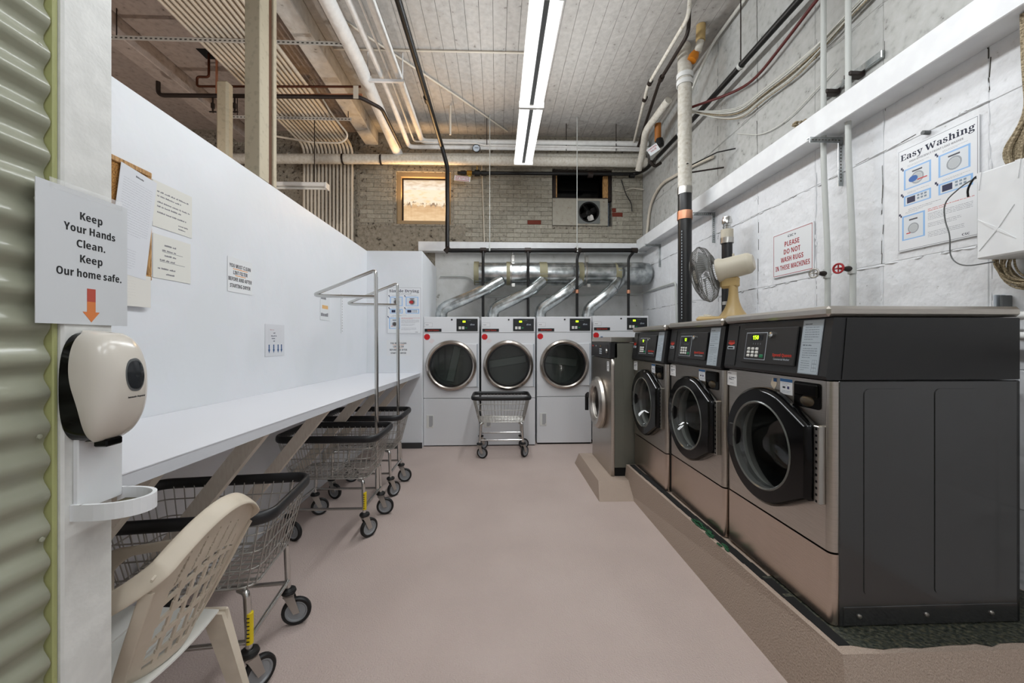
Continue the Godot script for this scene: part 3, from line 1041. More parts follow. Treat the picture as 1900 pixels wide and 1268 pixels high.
# ------------------------------------------------------------------ back wall fittings
func build_back() -> void:
	# fan in the second window
	var f := thing("exhaust_fan", "square exhaust fan in a beige board below the dark window opening", "fan", P(1.29, 3.3, BACK + 0.02))
	var st := mb()
	plate_hole(st, rrect(-0.44, 0.415, -0.215, 0.2, 0.002), Vector2(0.12, -0.01), 0.155, -0.02, 0.02, 0.002, [Vector2(-0.44, -0.215), Vector2(0.415, -0.215), Vector2(0.415, 0.2), Vector2(-0.44, 0.2)])
	obj("board", st, tri_mat(noise(50, 0.02, [C(0.45, 0.38, 0.3), C(0.6, 0.58, 0.53), C(0.63, 0.61, 0.56)], [0.06, 0.2, 0.8], 512, 5), Vector3.ONE * 1.3, 0.6), f)
	st = mb()
	plate_hole(st, rrect(-0.05, 0.29, -0.185, 0.165, 0.004), Vector2(0.12, -0.01), 0.145, 0.02, 0.028, 0.002)
	obj("mounting_plate", st, flat(C(0.42, 0.43, 0.42), 0.6), f)
	st = mb()
	lathe(st, [Vector2(0.145, -0.06), Vector2(0.158, 0.03), Vector2(0.145, 0.04), Vector2(0.136, 0.03), Vector2(0.136, -0.06)], facing(Vector3(0.12, -0.01, 0)), 36)
	obj("ring", st, M.black_iron, f)
	for k in 4:
		var b := mb()
		var a := TAU * k / 4 + 0.5
		var xf := Transform3D(Basis(Vector3(0, 0, 1), a) * Basis(Vector3(1, 0, 0), 0.5), Vector3(0.12, -0.01, -0.02))
		prism(b, PackedVector2Array([Vector2(0.02, -0.02), Vector2(0.06, -0.05), Vector2(0.12, -0.055), Vector2(0.13, 0.03), Vector2(0.07, 0.045), Vector2(0.02, 0.02)]), -0.002, 0.002, xf)
		obj("blade", b, M.black_iron if k != 3 else M.steel, f)
	st = mb()
	lathe(st, [Vector2(0.04, -0.05), Vector2(0.045, 0.0), Vector2(0.03, 0.012), Vector2(0.0, 0.014)], facing(Vector3(0.12, -0.01, 0)), 20)
	obj("hub", st, M.black_iron, f)
	st = mb()
	for k in 3:
		var a := TAU * k / 3 + 0.2
		cyl(st, Vector3(0.12, -0.01, 0.022), Vector3(0.12 + cos(a) * 0.15, -0.01 + sin(a) * 0.15, 0.03), 0.004, 6)
	obj("guard", st, M.black_iron, f)
	# sprinkler test line with valves and gauge
	var t := thing("test_pipe", "black test pipe with valves and a pressure gauge crossing the brick wall", "pipe")
	st = mb()
	tube(st, bend([P(-0.58, 3.79, 5.86), P(2.08, 3.815, 5.86), P(2.14, 3.78, 5.6), P(2.14, 3.74, 4.2), P(2.14, 3.74, 1.0)], 0.08), 0.026, 14)
	obj("run", st, M.black_iron, t)
	for k in [[-0.5, M.black_iron, 0.035], [-0.405, M.brass, 0.036], [-0.29, M.black_iron, 0.048], [-0.19, M.black_iron, 0.036], [1.39, M.brown_iron, 0.042], [2.02, M.black_iron, 0.034]]:
		band("fitting", P(k[0], 3.792, 5.86), Vector3.RIGHT, k[2], 0.075, k[1], t)
	for k in [3.4, 4.55]:
		band("hanger_ring", P(2.14, 3.74, k), Vector3(0, 0, 1), 0.033, 0.03, M.conduit_grey, t)
		var rr := mb()
		cyl(rr, P(2.14, 3.77, k), P(2.14, CEIL, k), 0.005, 6)
		obj("hanger_rod", rr, M.brown_iron, t)
	var g := mb()
	cyl(g, P(-0.29, 3.8, 5.84), P(-0.29, 3.98, 5.8), 0.008, 8)
	box(g, P(-0.33, 3.9, 5.82), Vector3(0.1, 0.018, 0.018), 0.004)
	obj("gauge_cock", g, M.brass, t)
	g = mb()
	lathe(g, [Vector2(0.0, -0.02), Vector2(0.055, -0.02), Vector2(0.058, 0.0), Vector2(0.055, 0.014), Vector2(0.049, 0.014), Vector2(0.049, 0.006)], facing(P(-0.29, 4.03, 5.6)), 28)
	obj("gauge_case", g, M.black_iron, t)
	g = mb()
	lathe(g, [Vector2(0.049, 0.0), Vector2(0.049, 0.008), Vector2(0.0, 0.008)], facing(P(-0.29, 4.03, 5.6)), 28)
	obj("gauge_dial", g, flat(C(0.72, 0.76, 0.8), 0.4), t)
	g = mb()
	box(g, P(-0.285, 4.035, 5.59), Vector3(0.05, 0.007, 0.002))
	obj("needle", g, M.ink, t)
	var sg := thing("valve_sign", "small red and white valve sign hanging beside the lit window", "sign", P(-0.505, 3.69, 5.82))
	face_plate("plate", 0.235, 0.075, 0.003, Vector3.ZERO, M.sign_white, M.sign_white, sg, Basis(Vector3(0, 0, 1), -0.1))
	for yy in [0.027, -0.027]:
		obj("stripe", bx(-0.1, 0.1, yy - 0.004, yy + 0.004, 0.003, 0.0042), M.red_ink, sg).rotation.z = -0.1
	words("lettering", "INSP TEST VALVE", 0.026, Vector3(0, 0, 0.004), M.red_ink, sg, 0.72, "Droid Sans", true, Basis(Vector3(0, 0, 1), -0.1))
	g = mb()
	box(g, P(-0.405, 3.71, 5.84), Vector3(0.035, 0.09, 0.003), 0.001)
	single("yellow_tag", g, flat(C(0.62, 0.55, 0.15), 0.6), "yellow tag hanging from the brass valve of the test pipe", "tag")
	# thin lines down the brick wall
	pipe("thin_conduit", "thin pale conduit down the bricks, left of the middle of the back wall", "conduit", [P(-0.23, 4.1, 6.0), P(-0.19, 2.79, 6.0)], 0.009, M.conduit)
	pipe("wall_cable", "dark cable hanging loose on the bricks right of the fan window", "cable", [P(1.9, 3.78, 5.99), P(1.97, 3.55, 5.98), P(2.06, 3.42, 5.99), P(2.07, 3.3, 6.0)], 0.007, M.black_iron)
	pipe("wall_cable", "thin tan cable looping from the bricks to the right wall", "cable", [P(1.8, 3.62, 6.0), P(1.95, 3.6, 5.99), P(2.05, 3.66, 5.99), P(2.22, 3.6, 5.9)], 0.005, M.conduit)
	# round galvanised duct
	var d := thing("exhaust_duct", "large round galvanised duct along the wall above the dryers", "duct")
	st = mb()
	tube(st, [P(-0.31, 2.28, 5.7), P(0.35, 2.283, 5.7)], 0.163, 36)
	tube(st, [P(0.35, 2.283, 5.7), P(1.0, 2.285, 5.7)], 0.166, 36)
	tube(st, [P(1.0, 2.285, 5.7), P(1.72, 2.29, 5.7)], 0.163, 36)
	tube(st, [P(1.72, 2.29, 5.7), P(2.1, 2.293, 5.7), P(2.2, 2.294, 5.7), P(2.23, 2.294, 5.7)], [0.166, 0.166, 0.155, 0.12], 36)
	obj("tube", st, M.galv, d)
	for k in [[-0.29, 0.07], [0.16, 0.05], [0.66, 0.11], [1.2, 0.07], [1.73, 0.08]]:
		band("sealed_joint", P(k[0], 2.285, 5.7), Vector3.RIGHT, 0.1685, k[1], M.seal, d)
	for k in [0.2, 1.27]:
		var s := mb()
		lathe(s, [Vector2(0.16, -0.012), Vector2(0.171, -0.012), Vector2(0.171, 0.012), Vector2(0.16, 0.012)], aim(P(k, 2.285, 5.7), Vector3.RIGHT), 30)
		box(s, P(k + 0.03, 2.5, 5.7), Vector3(0.05, 0.1, 0.05), 0.006)
		box(s, P(k + 0.03, 2.1, 5.56), Vector3(0.05, 0.05, 0.01), 0.003)
		cyl(s, P(k + 0.03, 2.5, 5.7), P(k + 0.03, 2.646, 5.9), 0.008, 6)
		obj("strap", s, M.steel, d)
	var names := ["leftmost of the four branch ducts, reaching far right to the main duct", "second branch duct from the left above the dryers", "third branch duct from the left, behind the third dryer", "rightmost and shortest of the four branch ducts"]
	var path := [[-0.77, -0.66, -0.2, 0.06], [-0.06, 0.05, 0.46, 0.64], [0.6, 0.7, 0.98, 1.16], [1.27, 1.35, 1.58, 1.74]]
	for k in 4:
		var q: Array = path[k]
		var bd := thing("branch_duct", "silver dryer duct, " + names[k], "duct", Vector3.ZERO, 0.0, "branch ducts from the dryers")
		var y0: float = [1.6, 1.6, 1.62, 1.645][k]
		var ps := bend([P(q[0], y0, 5.5), P(q[0] + 0.01, 1.76, 5.5), P(q[2], 2.0, 5.47), P(q[3], 2.16, 5.58)], 0.11, 4)
		var rad := []
		for i in ps.size():
			rad.append(0.078 + (0.004 if i % 2 else 0.0))
		st = mb()
		tube(st, ps, rad, 24)
		obj("tube", st, M.galv, bd)
		band("collar", P(q[0], y0 + 0.03, 5.5), Vector3.UP, 0.085, 0.03, M.galv, bd)
		var dir: Vector3 = (P(q[3], 2.16, 5.58) - P(q[2], 2.0, 5.47)).normalized()
		band("collar", P(q[2], 2.0, 5.47) + dir * 0.07, dir, 0.085, 0.025, M.galv, bd)
	# wires at the back
	pipe("wall_conduit", "grey conduit bending along the wall below the big duct", "conduit", [P(-0.85, 2.29, 6.0), P(-0.45, 2.29, 6.0), P(-0.25, 2.15, 6.0)], 0.01, M.conduit_grey)
	pipe("wall_conduit", "grey conduit along the right wall, dropping down beside the last dryer", "conduit", [P(-0.3, 1.98, 6.0), P(2.2, 2.03, 5.99), P(2.225, 2.05, 5.7), P(2.225, 2.05, 4.86), P(2.225, 1.5, 4.82)], 0.011, M.conduit_grey, "", 0.05)
	pipe("wall_conduit", "grey conduit curving up the right wall from the ledge", "conduit", [P(2.22, 2.83, 5.8), P(2.22, 3.3, 5.68), P(2.22, 3.45, 5.3), P(2.22, 3.3, 4.38), P(2.22, 3.22, 4.0)], 0.018, M.conduit, "", 0.25)


# ------------------------------------------------------------------ washers
func greek(img: Image, x: int, y: int, w: int, n: int, dy: int, th: int, col: Color, seed_ := 1, center := false) -> void:   # rows of small print, word by word
	var r := RandomNumberGenerator.new()
	r.seed = seed_ * 131 + x * 7 + y
	for k in n:
		var ww := int(w * (1.0 if k < n - 1 else r.randf_range(0.4, 0.9)))
		var q := x + (r.randi() % maxi(1, int(w * 0.15)) if center else 0)
		var e := x + ww - (q - x if center else 0)
		var lw := maxi(1, int(th * 0.75))
		while q < e:
			for c in r.randi_range(2, 8):   # letters of uneven height and weight
				if q >= e:
					break
				var hh := maxi(1, int(th * r.randf_range(0.6, 1.0)))
				var f := r.randf_range(0.0, 0.25)
				img.fill_rect(Rect2i(q, y + k * dy + th - hh, lw, hh), col.lerp(img.get_pixel(clampi(q, 0, img.get_width() - 1), clampi(y + k * dy, 0, img.get_height() - 1)), f))
				q += lw + (1 if th > 2 else 0)
			q += maxi(2, int(th * 0.6))
	return


func ring(img: Image, cx: float, cy: float, r0: float, r1: float, col: Color, sq := 1.0) -> void:
	for j in range(int(cy - r1), int(cy + r1) + 1):
		for i in range(int(cx - r1), int(cx + r1) + 1):
			var d := Vector2(i - cx, (j - cy) / sq).length()
			if d >= r0 and d <= r1 and i >= 0 and j >= 0 and i < img.get_width() and j < img.get_height():
				img.set_pixel(i, j, col)


func canvas(w: int, h: int, col: Color) -> Image:
	var img := Image.create(w, h, false, Image.FORMAT_RGB8)
	img.fill(col)
	return img


func door_outline() -> PackedVector2Array:   # round door that runs out to a straight hinge edge
	var out := PackedVector2Array()
	var r := 0.26
	out.append(Vector2(0.275, -0.145))
	out.append(Vector2(0.28, 0.0))
	out.append(Vector2(0.275, 0.145))
	for k in 41:
		var a := TAU * (0.162 + (0.838 - 0.162) * k / 40.0)
		out.append(Vector2(cos(a), sin(a)) * r)
	return out


func make_washer(label: String, at: Vector3, seed_: int) -> Node3D:
	var w := thing("washing_machine", label, "washing machine", at, -90.0, "coin washers on the plinth")
	var hw := 0.333
	obj("cabinet", open_box(-hw, hw, 0.0, 0.915, -0.74, -0.03, 0.02), M.dark_enamel, w)
	for s in [[-0.3, -0.125], [-0.575, -0.4]]:   # pressed panels in the side
		var e := mb()
		var pr := rrect(s[0], s[1], 0.115, 0.885, 0.02)
		prism(e, pr, hw - 0.001, hw + 0.0025, Transform3D(Basis(Vector3(0, 0, 1), Vector3(0, 1, 0), Vector3(1, 0, 0)), Vector3.ZERO))
		obj("pressed_panel", e, M.dark_enamel, w)
	obj("bottom_flange", bx(hw - 0.002, hw + 0.003, 0.005, 0.075, -0.725, -0.045, 0.002), M.dark_enamel, w)
	for z in [-0.105, -0.365, -0.62]:
		var e := mb()
		lathe(e, [Vector2(0.009, 0.0), Vector2(0.008, 0.004), Vector2(0.0, 0.006)], aim(Vector3(hw + 0.003, 0.04, z), Vector3.RIGHT), 10)
		obj("screw", e, M.steel, w)
	# stainless front in two panels
	var st := mb()
	var up := Transform3D(Basis(Vector3(1, 0, 0), Vector3(0, 0, 1), Vector3(0, -1, 0)), Vector3.ZERO)
	var plan := PackedVector2Array([Vector2(-hw, -0.03)])
	for k in 6:
		var a := PI - PI / 2 * k / 5
		plan.append(Vector2(-hw + 0.024 + cos(a) * 0.024, -0.024 + sin(a) * 0.024))
	for k in 6:
		var a := PI / 2 - PI / 2 * k / 5
		plan.append(Vector2(hw - 0.024 + cos(a) * 0.024, -0.024 + sin(a) * 0.024))
	plan.append(Vector2(hw, -0.03))
	prism(st, plan, -0.268, -0.006, up, true)
	obj("lower_panel", st, M.stainless_floor_tint, w)
	st = mb()
	var ctr := Vector2(0.0, 0.592)
	plate_hole(st, PackedVector2Array([Vector2(-0.31, 0.276), Vector2(0.31, 0.276), Vector2(0.31, 0.912), Vector2(-0.31, 0.912)]), ctr, 0.215, -0.029, 0.0, 0.0, [Vector2(-0.31, 0.276), Vector2(0.31, 0.276), Vector2(0.31, 0.912), Vector2(-0.31, 0.912)])
	for s in [-1, 1]:   # rounded vertical edges
		var cor := PackedVector2Array([Vector2(s * 0.3095, 0.0), Vector2(s * 0.3095, -0.029), Vector2(s * hw, -0.029)])
		for k in 6:
			var a := PI / 2 * k / 5
			cor.append(Vector2(s * (hw - 0.024 + cos(a) * 0.024), -0.024 + sin(a) * 0.024))
		prism(st, cor, -0.912, -0.276, up, true)
	obj("front_panel", st, M.stainless, w)
	# drum behind the door
	st = mb()
	lathe(st, [Vector2(0.0, -0.4), Vector2(0.2, -0.4), Vector2(0.22, -0.38), Vector2(0.235, -0.1), Vector2(0.215, -0.03)], facing(Vector3(ctr.x, ctr.y, 0)), 40)
	obj("drum", st, M.drum, w)
	st = mb()
	lathe(st, [Vector2(0.22, -0.06), Vector2(0.2, -0.02), Vector2(0.205, 0.012), Vector2(0.213, 0.02)], facing(Vector3(ctr.x, ctr.y, 0)), 40)
	obj("gasket", st, M.gasket, w)
	# door
	var dr := Node3D.new()
	dr.name = "door"
	w.add_child(dr)
	dr.position = Vector3(ctr.x, ctr.y, 0)
	st = mb()
	var ol := door_outline()
	plate_hole(st, ol, Vector2.ZERO, 0.192, 0.004, 0.052, 0.014, [ol[0], ol[2]], 90)
	obj("door_ring", st, M.gloss_black, dr)
	st = mb()
	lathe(st, [Vector2(0.192, 0.01), Vector2(0.199, 0.051), Vector2(0.193, 0.0565), Vector2(0.187, 0.051), Vector2(0.182, 0.01)], facing(Vector3.ZERO), 48)
	obj("inner_trim", st, flat(C(0.42, 0.43, 0.42), 0.25, 0.5), dr)
	st = mb()
	lathe(st, [Vector2(0.0, -0.13), Vector2(0.07, -0.128), Vector2(0.12, -0.115), Vector2(0.145, -0.09), Vector2(0.165, -0.02), Vector2(0.184, 0.03)], facing(Vector3.ZERO), 48)
	obj("glass", st, M.glass, dr)
	st = mb()
	box(st, Vector3(-0.205, 0.0, 0.03), Vector3(0.05, 0.13, 0.052), 0.012)
	obj("handle", st, M.abs, dr)
	st = mb()
	box(st, Vector3(0.294, 0.0, 0.013), Vector3(0.026, 0.296, 0.026), 0.002)
	obj("hinge", st, M.steel, dr)
	st = mb()
	for k in 12:
		box(st, Vector3(0.295, -0.138 + 0.025 * k, 0.0262), Vector3(0.009, 0.009, 0.001), 0.0)
	var hk := obj("hinge_knuckles", st, M.gloss_black, dr)
	hk.set_meta("kind", "stuff")
	# detergent pocket
	st = mb()
	prism(st, rrect(0.153, 0.288, 0.797, 0.899, 0.012), 0.0, 0.004)
	obj("pocket_frame", st, M.gloss_black, w)
	st = mb()
	box(st, Vector3(0.22, 0.868, 0.006), Vector3(0.118, 0.05, 0.012), 0.005)
	obj("pocket_lid", st, M.gloss_black, w)
	st = mb()
	lathe(st, [Vector2(0.038, 0.0), Vector2(0.03, 0.006), Vector2(0.0, 0.008)], Transform3D(Basis(Vector3(1, 0, 0), Vector3(0, 0, 1), Vector3(0, -0.6, 0)), Vector3(0.222, 0.824, 0.003)), 20)
	obj("pocket_cup", st, flat(C(0.3, 0.26, 0.2), 0.35, 0.3), w)
	# console
	var side := PackedVector2Array([Vector2(-0.735, 0.918), Vector2(0.014, 0.918), Vector2(0.018, 0.93), Vector2(-0.012, 1.152), Vector2(-0.735, 1.152)])
	st = mb()
	var ex := Transform3D(Basis(Vector3(0, 0, 1), Vector3(0, 1, 0), Vector3(1, 0, 0)), Vector3.ZERO)
	prism(st, side, -hw + 0.002, hw - 0.002, ex)
	obj("console", st, M.console, w)
	st = mb()
	var gap := PackedVector2Array([Vector2(-0.735, 0.92), Vector2(-0.04, 0.92), Vector2(-0.06, 1.15), Vector2(-0.735, 1.15)])
	prism(st, gap, hw - 0.003, hw + 0.001, ex)
	obj("side_cover", st, flat(C(0.075, 0.075, 0.078), 0.38), w)
	# lid with rounded edges
	st = mb()
	box(st, Vector3(0, 1.175, -0.366), Vector3(hw * 2 + 0.004, 0.04, 0.758), 0.011)
	obj("lid", st, M.stainless, w)
	# everything on the sloped console face lives in a frame of its own
	var tilt := -atan(0.03 / 0.222)
	var fc := Transform3D(Basis(Vector3.RIGHT, tilt), Vector3(0, 1.04, 0.0042))
	var on := func(called: String, x0: float, x1: float, y0: float, y1: float, t: float, mat: Material, z0 := 0.0) -> MeshInstance3D:
		var q := mb()
		box(q, Vector3((x0 + x1) / 2, (y0 + y1) / 2 - 1.04, z0 + t / 2), Vector3(x1 - x0, y1 - y0, t), minf(0.003, t * 0.4), fc)
		return obj(called, q, mat, w)
	on.call("slot_strip", -0.326, -0.235, 0.935, 1.14, 0.002, M.console)
	on.call("service_door", -0.18, 0.175, 0.957, 1.123, 0.008, M.console_door)
	for e in [[-0.158, -0.002, 0.971, 1.105, 0.0086, M.light_grey], [-0.155, -0.005, 0.974, 1.102, 0.0092, M.console]]:
		on.call("keypad_frame", e[0], e[1], e[2], e[3], e[4], e[5])
	on.call("display_window", -0.115, -0.03, 1.062, 1.094, 0.0098, M.gloss_black)
	words("display", "150" if seed_ == 0 else "12", 0.019, fc * Vector3(-0.083, 0.038, 0.0102), M.led, w, 1.0, "Droid Sans", true, fc.basis)
	for j in 3:
		for i in 3:
			on.call("key", -0.135 + 0.03 * i, -0.114 + 0.03 * i, 1.018 - 0.0165 * j, 1.031 - 0.0165 * j, 0.0125, M.white_plastic)
	on.call("start_key", -0.042, -0.018, 0.983, 0.999, 0.0125, M.green_key)
	for i in 4:
		on.call("indicator", -0.098 + 0.017 * i, -0.094 + 0.017 * i, 1.043, 1.054, 0.0098, M.light_grey)
	st = mb()
	lathe(st, [Vector2(0.014, 0.008), Vector2(0.013, 0.016), Vector2(0.009, 0.018), Vector2(0.0, 0.018)], Transform3D(fc.basis * Basis(Vector3.RIGHT, Vector3(0, 0, 1), Vector3(0, -1, 0)), fc * Vector3(0.025, 0.05, 0)), 16)
	obj("lock", st, M.chrome, w)
	words("lettering", "Speed Queen", 0.013, fc * Vector3(0.1, -0.04, 0.0085), M.red_label, w, 1.0, "Droid Sans", true, fc.basis)
	words("lettering", "Commercial Washer", 0.008, fc * Vector3(0.1, -0.058, 0.0085), M.light_grey, w, 0.95, "Droid Sans", false, fc.basis)
	on.call("coin_slot_plate", -0.312, -0.252, 1.018, 1.035, 0.005, M.light_grey)
	on.call("coin_slot", -0.305, -0.259, 1.0215, 1.0315, 0.0058, M.gloss_black)
	var tr := mb()
	prism(tr, PackedVector2Array([Vector2(-0.31, 0.015), Vector2(-0.255, 0.015), Vector2(-0.255, 0.009), Vector2(-0.2825, -0.001), Vector2(-0.31, 0.009)]), 0.002, 0.003, fc)
	obj("slot_arrow", tr, M.red_label, w)
	words("lettering", "INSERT COIN", 0.006, fc * Vector3(-0.282, 0.021, 0.0025), M.red_label, w, 0.9, "Droid Sans", true, fc.basis)
	# instruction plate
	var img := canvas(160, 360, C(0.67, 0.71, 0.745))
	var dk := C(0.2, 0.22, 0.25)
	for q in [[3, 3, 154, 1], [3, 356, 154, 1], [3, 3, 1, 354], [156, 3, 1, 354], [10, 150, 140, 2]]:
		img.fill_rect(Rect2i(q[0], q[1], q[2], q[3]), dk)
	greek(img, 18, 22, 124, 1, 10, 8, dk, 3)
	greek(img, 22, 46, 112, 6, 16, 5, dk, 5)
	greek(img, 18, 164, 124, 1, 10, 8, dk, 6)
	greek(img, 22, 188, 116, 5, 15, 5, dk, 7)
	greek(img, 18, 272, 70, 5, 15, 4, dk, 8)
	for j in 3:
		img.fill_rect(Rect2i(108, 266 + 26 * j, 36, 1), dk)
		img.fill_rect(Rect2i(108, 290 + 26 * j, 36, 1), dk)
		for e in [108, 126, 144]:
			img.fill_rect(Rect2i(e, 266 + 26 * j, 1, 24), dk)
	face_plate("instruction_plate", 0.1, 0.215, 0.0015, fc * Vector3(0.242, 0.0, 0), pic(img, 0.4), M.light_grey, w, fc.basis)
	# stickers on the steel front
	img = canvas(96, 96, C(0.9, 0.9, 0.9))
	greek(img, 8, 8, 80, 1, 10, 8, dk, 11 + seed_)
	greek(img, 18, 36, 60, 2, 12, 9, dk, 12 + seed_)
	greek(img, 28, 76, 40, 1, 8, 4, dk, 13)
	face_plate("price_sticker", 0.082, 0.075, 0.0008, Vector3(-0.287, 0.865, 0), pic(img), M.paper, w)
	img = canvas(96, 96, C(0.88, 0.89, 0.9))
	img.fill_rect(Rect2i(0, 2, 96, 18), C(0.2, 0.45, 0.7))
	greek(img, 14, 28, 68, 2, 8, 4, C(0.45, 0.5, 0.6), 14)
	img.fill_rect(Rect2i(20, 48, 22, 12), dk)
	img.fill_rect(Rect2i(56, 46, 16, 16), C(0.15, 0.15, 0.35))
	greek(img, 14, 72, 68, 2, 8, 4, C(0.45, 0.5, 0.6), 15)
	face_plate("notice_sticker", 0.072, 0.068, 0.0008, Vector3(0.105, 0.868, 0), pic(img), M.paper, w)
	if seed_ == 0:
		st = mb()
		prism(st, PackedVector2Array([Vector2(0.008, 0.87), Vector2(0.03, 0.845), Vector2(0.046, 0.865), Vector2(0.05, 0.897), Vector2(0.022, 0.9)]), 0.0, 0.0012)
		obj("torn_sticker", st, flat(C(0.8, 0.74, 0.66), 0.6), w)
		st = mb()
		box(st, Vector3(0.038, 0.89, 0.0015), Vector3(0.02, 0.016, 0.001))
		obj("sticker_print", st, M.blue, w)
	return w


func build_washers() -> void:
	# plinths of trowelled pinkish concrete
	var p1 := thing("concrete_plinth", "long trowelled concrete plinth under the three black topped washers", "plinth")
	var st := mb()
	var lo := [P(1.127, 0, 3.48), P(1.127, 0, 1.22), P(RIGHT, 0, 1.22), P(RIGHT, 0, 3.48)]
	var hi := [P(1.135, 0.235, 3.44), P(1.172, 0.262, 1.3), P(RIGHT, 0.262, 1.3), P(RIGHT, 0.235, 3.44)]
	for k in 4:
		var k2 := (k + 1) % 4
		away(st, [lo[k], lo[k2], hi[k2], hi[k]], P(1.7, 0.1, 2.3))
	away(st, hi, P(1.7, 0.0, 2.3))
	obj("body", st, M.plinth, p1)
	# mossy top that the coating leaves bare
	st = mb()
	var rr := RandomNumberGenerator.new()
	rr.seed = 4
	var edge := []
	for k in 25:
		edge.append(P(lerpf(1.2, 2.24, k / 24.0), 0.2635, 1.318 + rr.randf_range(-0.008, 0.01) + (0.02 if k < 2 else 0.0)))
	for k in 24:
		quad(st, edge[k], edge[k + 1], P(edge[k + 1].x, 0.2595, 1.75), P(edge[k].x, 0.2595, 1.75))
	obj("mossy_top", st, M.mold, p1)
	st = mb()
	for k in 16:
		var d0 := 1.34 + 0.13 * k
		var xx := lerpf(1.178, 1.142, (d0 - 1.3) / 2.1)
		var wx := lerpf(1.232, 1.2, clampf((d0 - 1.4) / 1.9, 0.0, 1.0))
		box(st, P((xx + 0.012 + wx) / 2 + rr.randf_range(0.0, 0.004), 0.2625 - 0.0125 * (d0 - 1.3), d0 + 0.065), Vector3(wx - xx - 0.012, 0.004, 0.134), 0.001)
	obj("shade_strip", st, M.dark_void, p1).set_meta("kind", "stuff")  # black strip painted in for the shade beneath the washer fronts
	st = mb()
	for k in 40:
		box(st, P(1.178 + rr.randf_range(-0.016, 0.016), 0.257, 2.12 + rr.randf_range(-0.16, 0.2)), Vector3(0.013, 0.008, 0.028), 0.003, Transform3D())
	obj("green_paint_drips", st, M.green_paint, p1).set_meta("kind", "stuff")
	var p2 := thing("concrete_plinth", "short low concrete plinth under the narrow all steel washer", "plinth")
	st = mb()
	lo = [P(0.84, 0, 4.25), P(0.84, 0, 3.22), P(1.2, 0, 3.22), P(1.2, 0, 4.25)]
	hi = [P(0.875, 0.12, 4.2), P(0.87, 0.12, 3.37), P(1.2, 0.12, 3.37), P(1.2, 0.12, 4.2)]
	for k in 4:
		var k2 := (k + 1) % 4
		away(st, [lo[k], lo[k2], hi[k2], hi[k]], P(1.0, 0.05, 3.7))
	away(st, hi, P(1.0, 0.0, 3.7))
	box(st, P(1.5, 0.06, 3.86), Vector3(0.6, 0.12, 0.68))
	obj("body", st, M.plinth, p2)
	make_washer("nearest black topped steel washer, its grey side facing the camera", P(1.24, 0.262, 1.757), 0)
	make_washer("middle black topped steel washer, under the desk fan", P(1.23, 0.252, 2.436), 1)
	make_washer("farthest black topped steel washer, beside the all steel washer", P(1.207, 0.242, 3.1175), 2)
	steel_washer()
	desk_fan()


func open_box(x0: float, x1: float, y0: float, y1: float, z0: float, z1: float, t: float) -> SurfaceTool:   # a case without a front
	var st := mb()
	box(st, Vector3((x0 + x1) / 2, (y0 + y1) / 2, z0 + t / 2), Vector3(x1 - x0, y1 - y0, t), 0.004)
	for x in [x0 + t / 2, x1 - t / 2]:
		box(st, Vector3(x, (y0 + y1) / 2, (z0 + z1) / 2), Vector3(t, y1 - y0, z1 - z0), 0.004)
	for y in [y0 + t / 2, y1 - t / 2]:
		box(st, Vector3((x0 + x1) / 2, y, (z0 + z1) / 2), Vector3(x1 - x0 - 0.01, t, z1 - z0), 0.004)
	return st


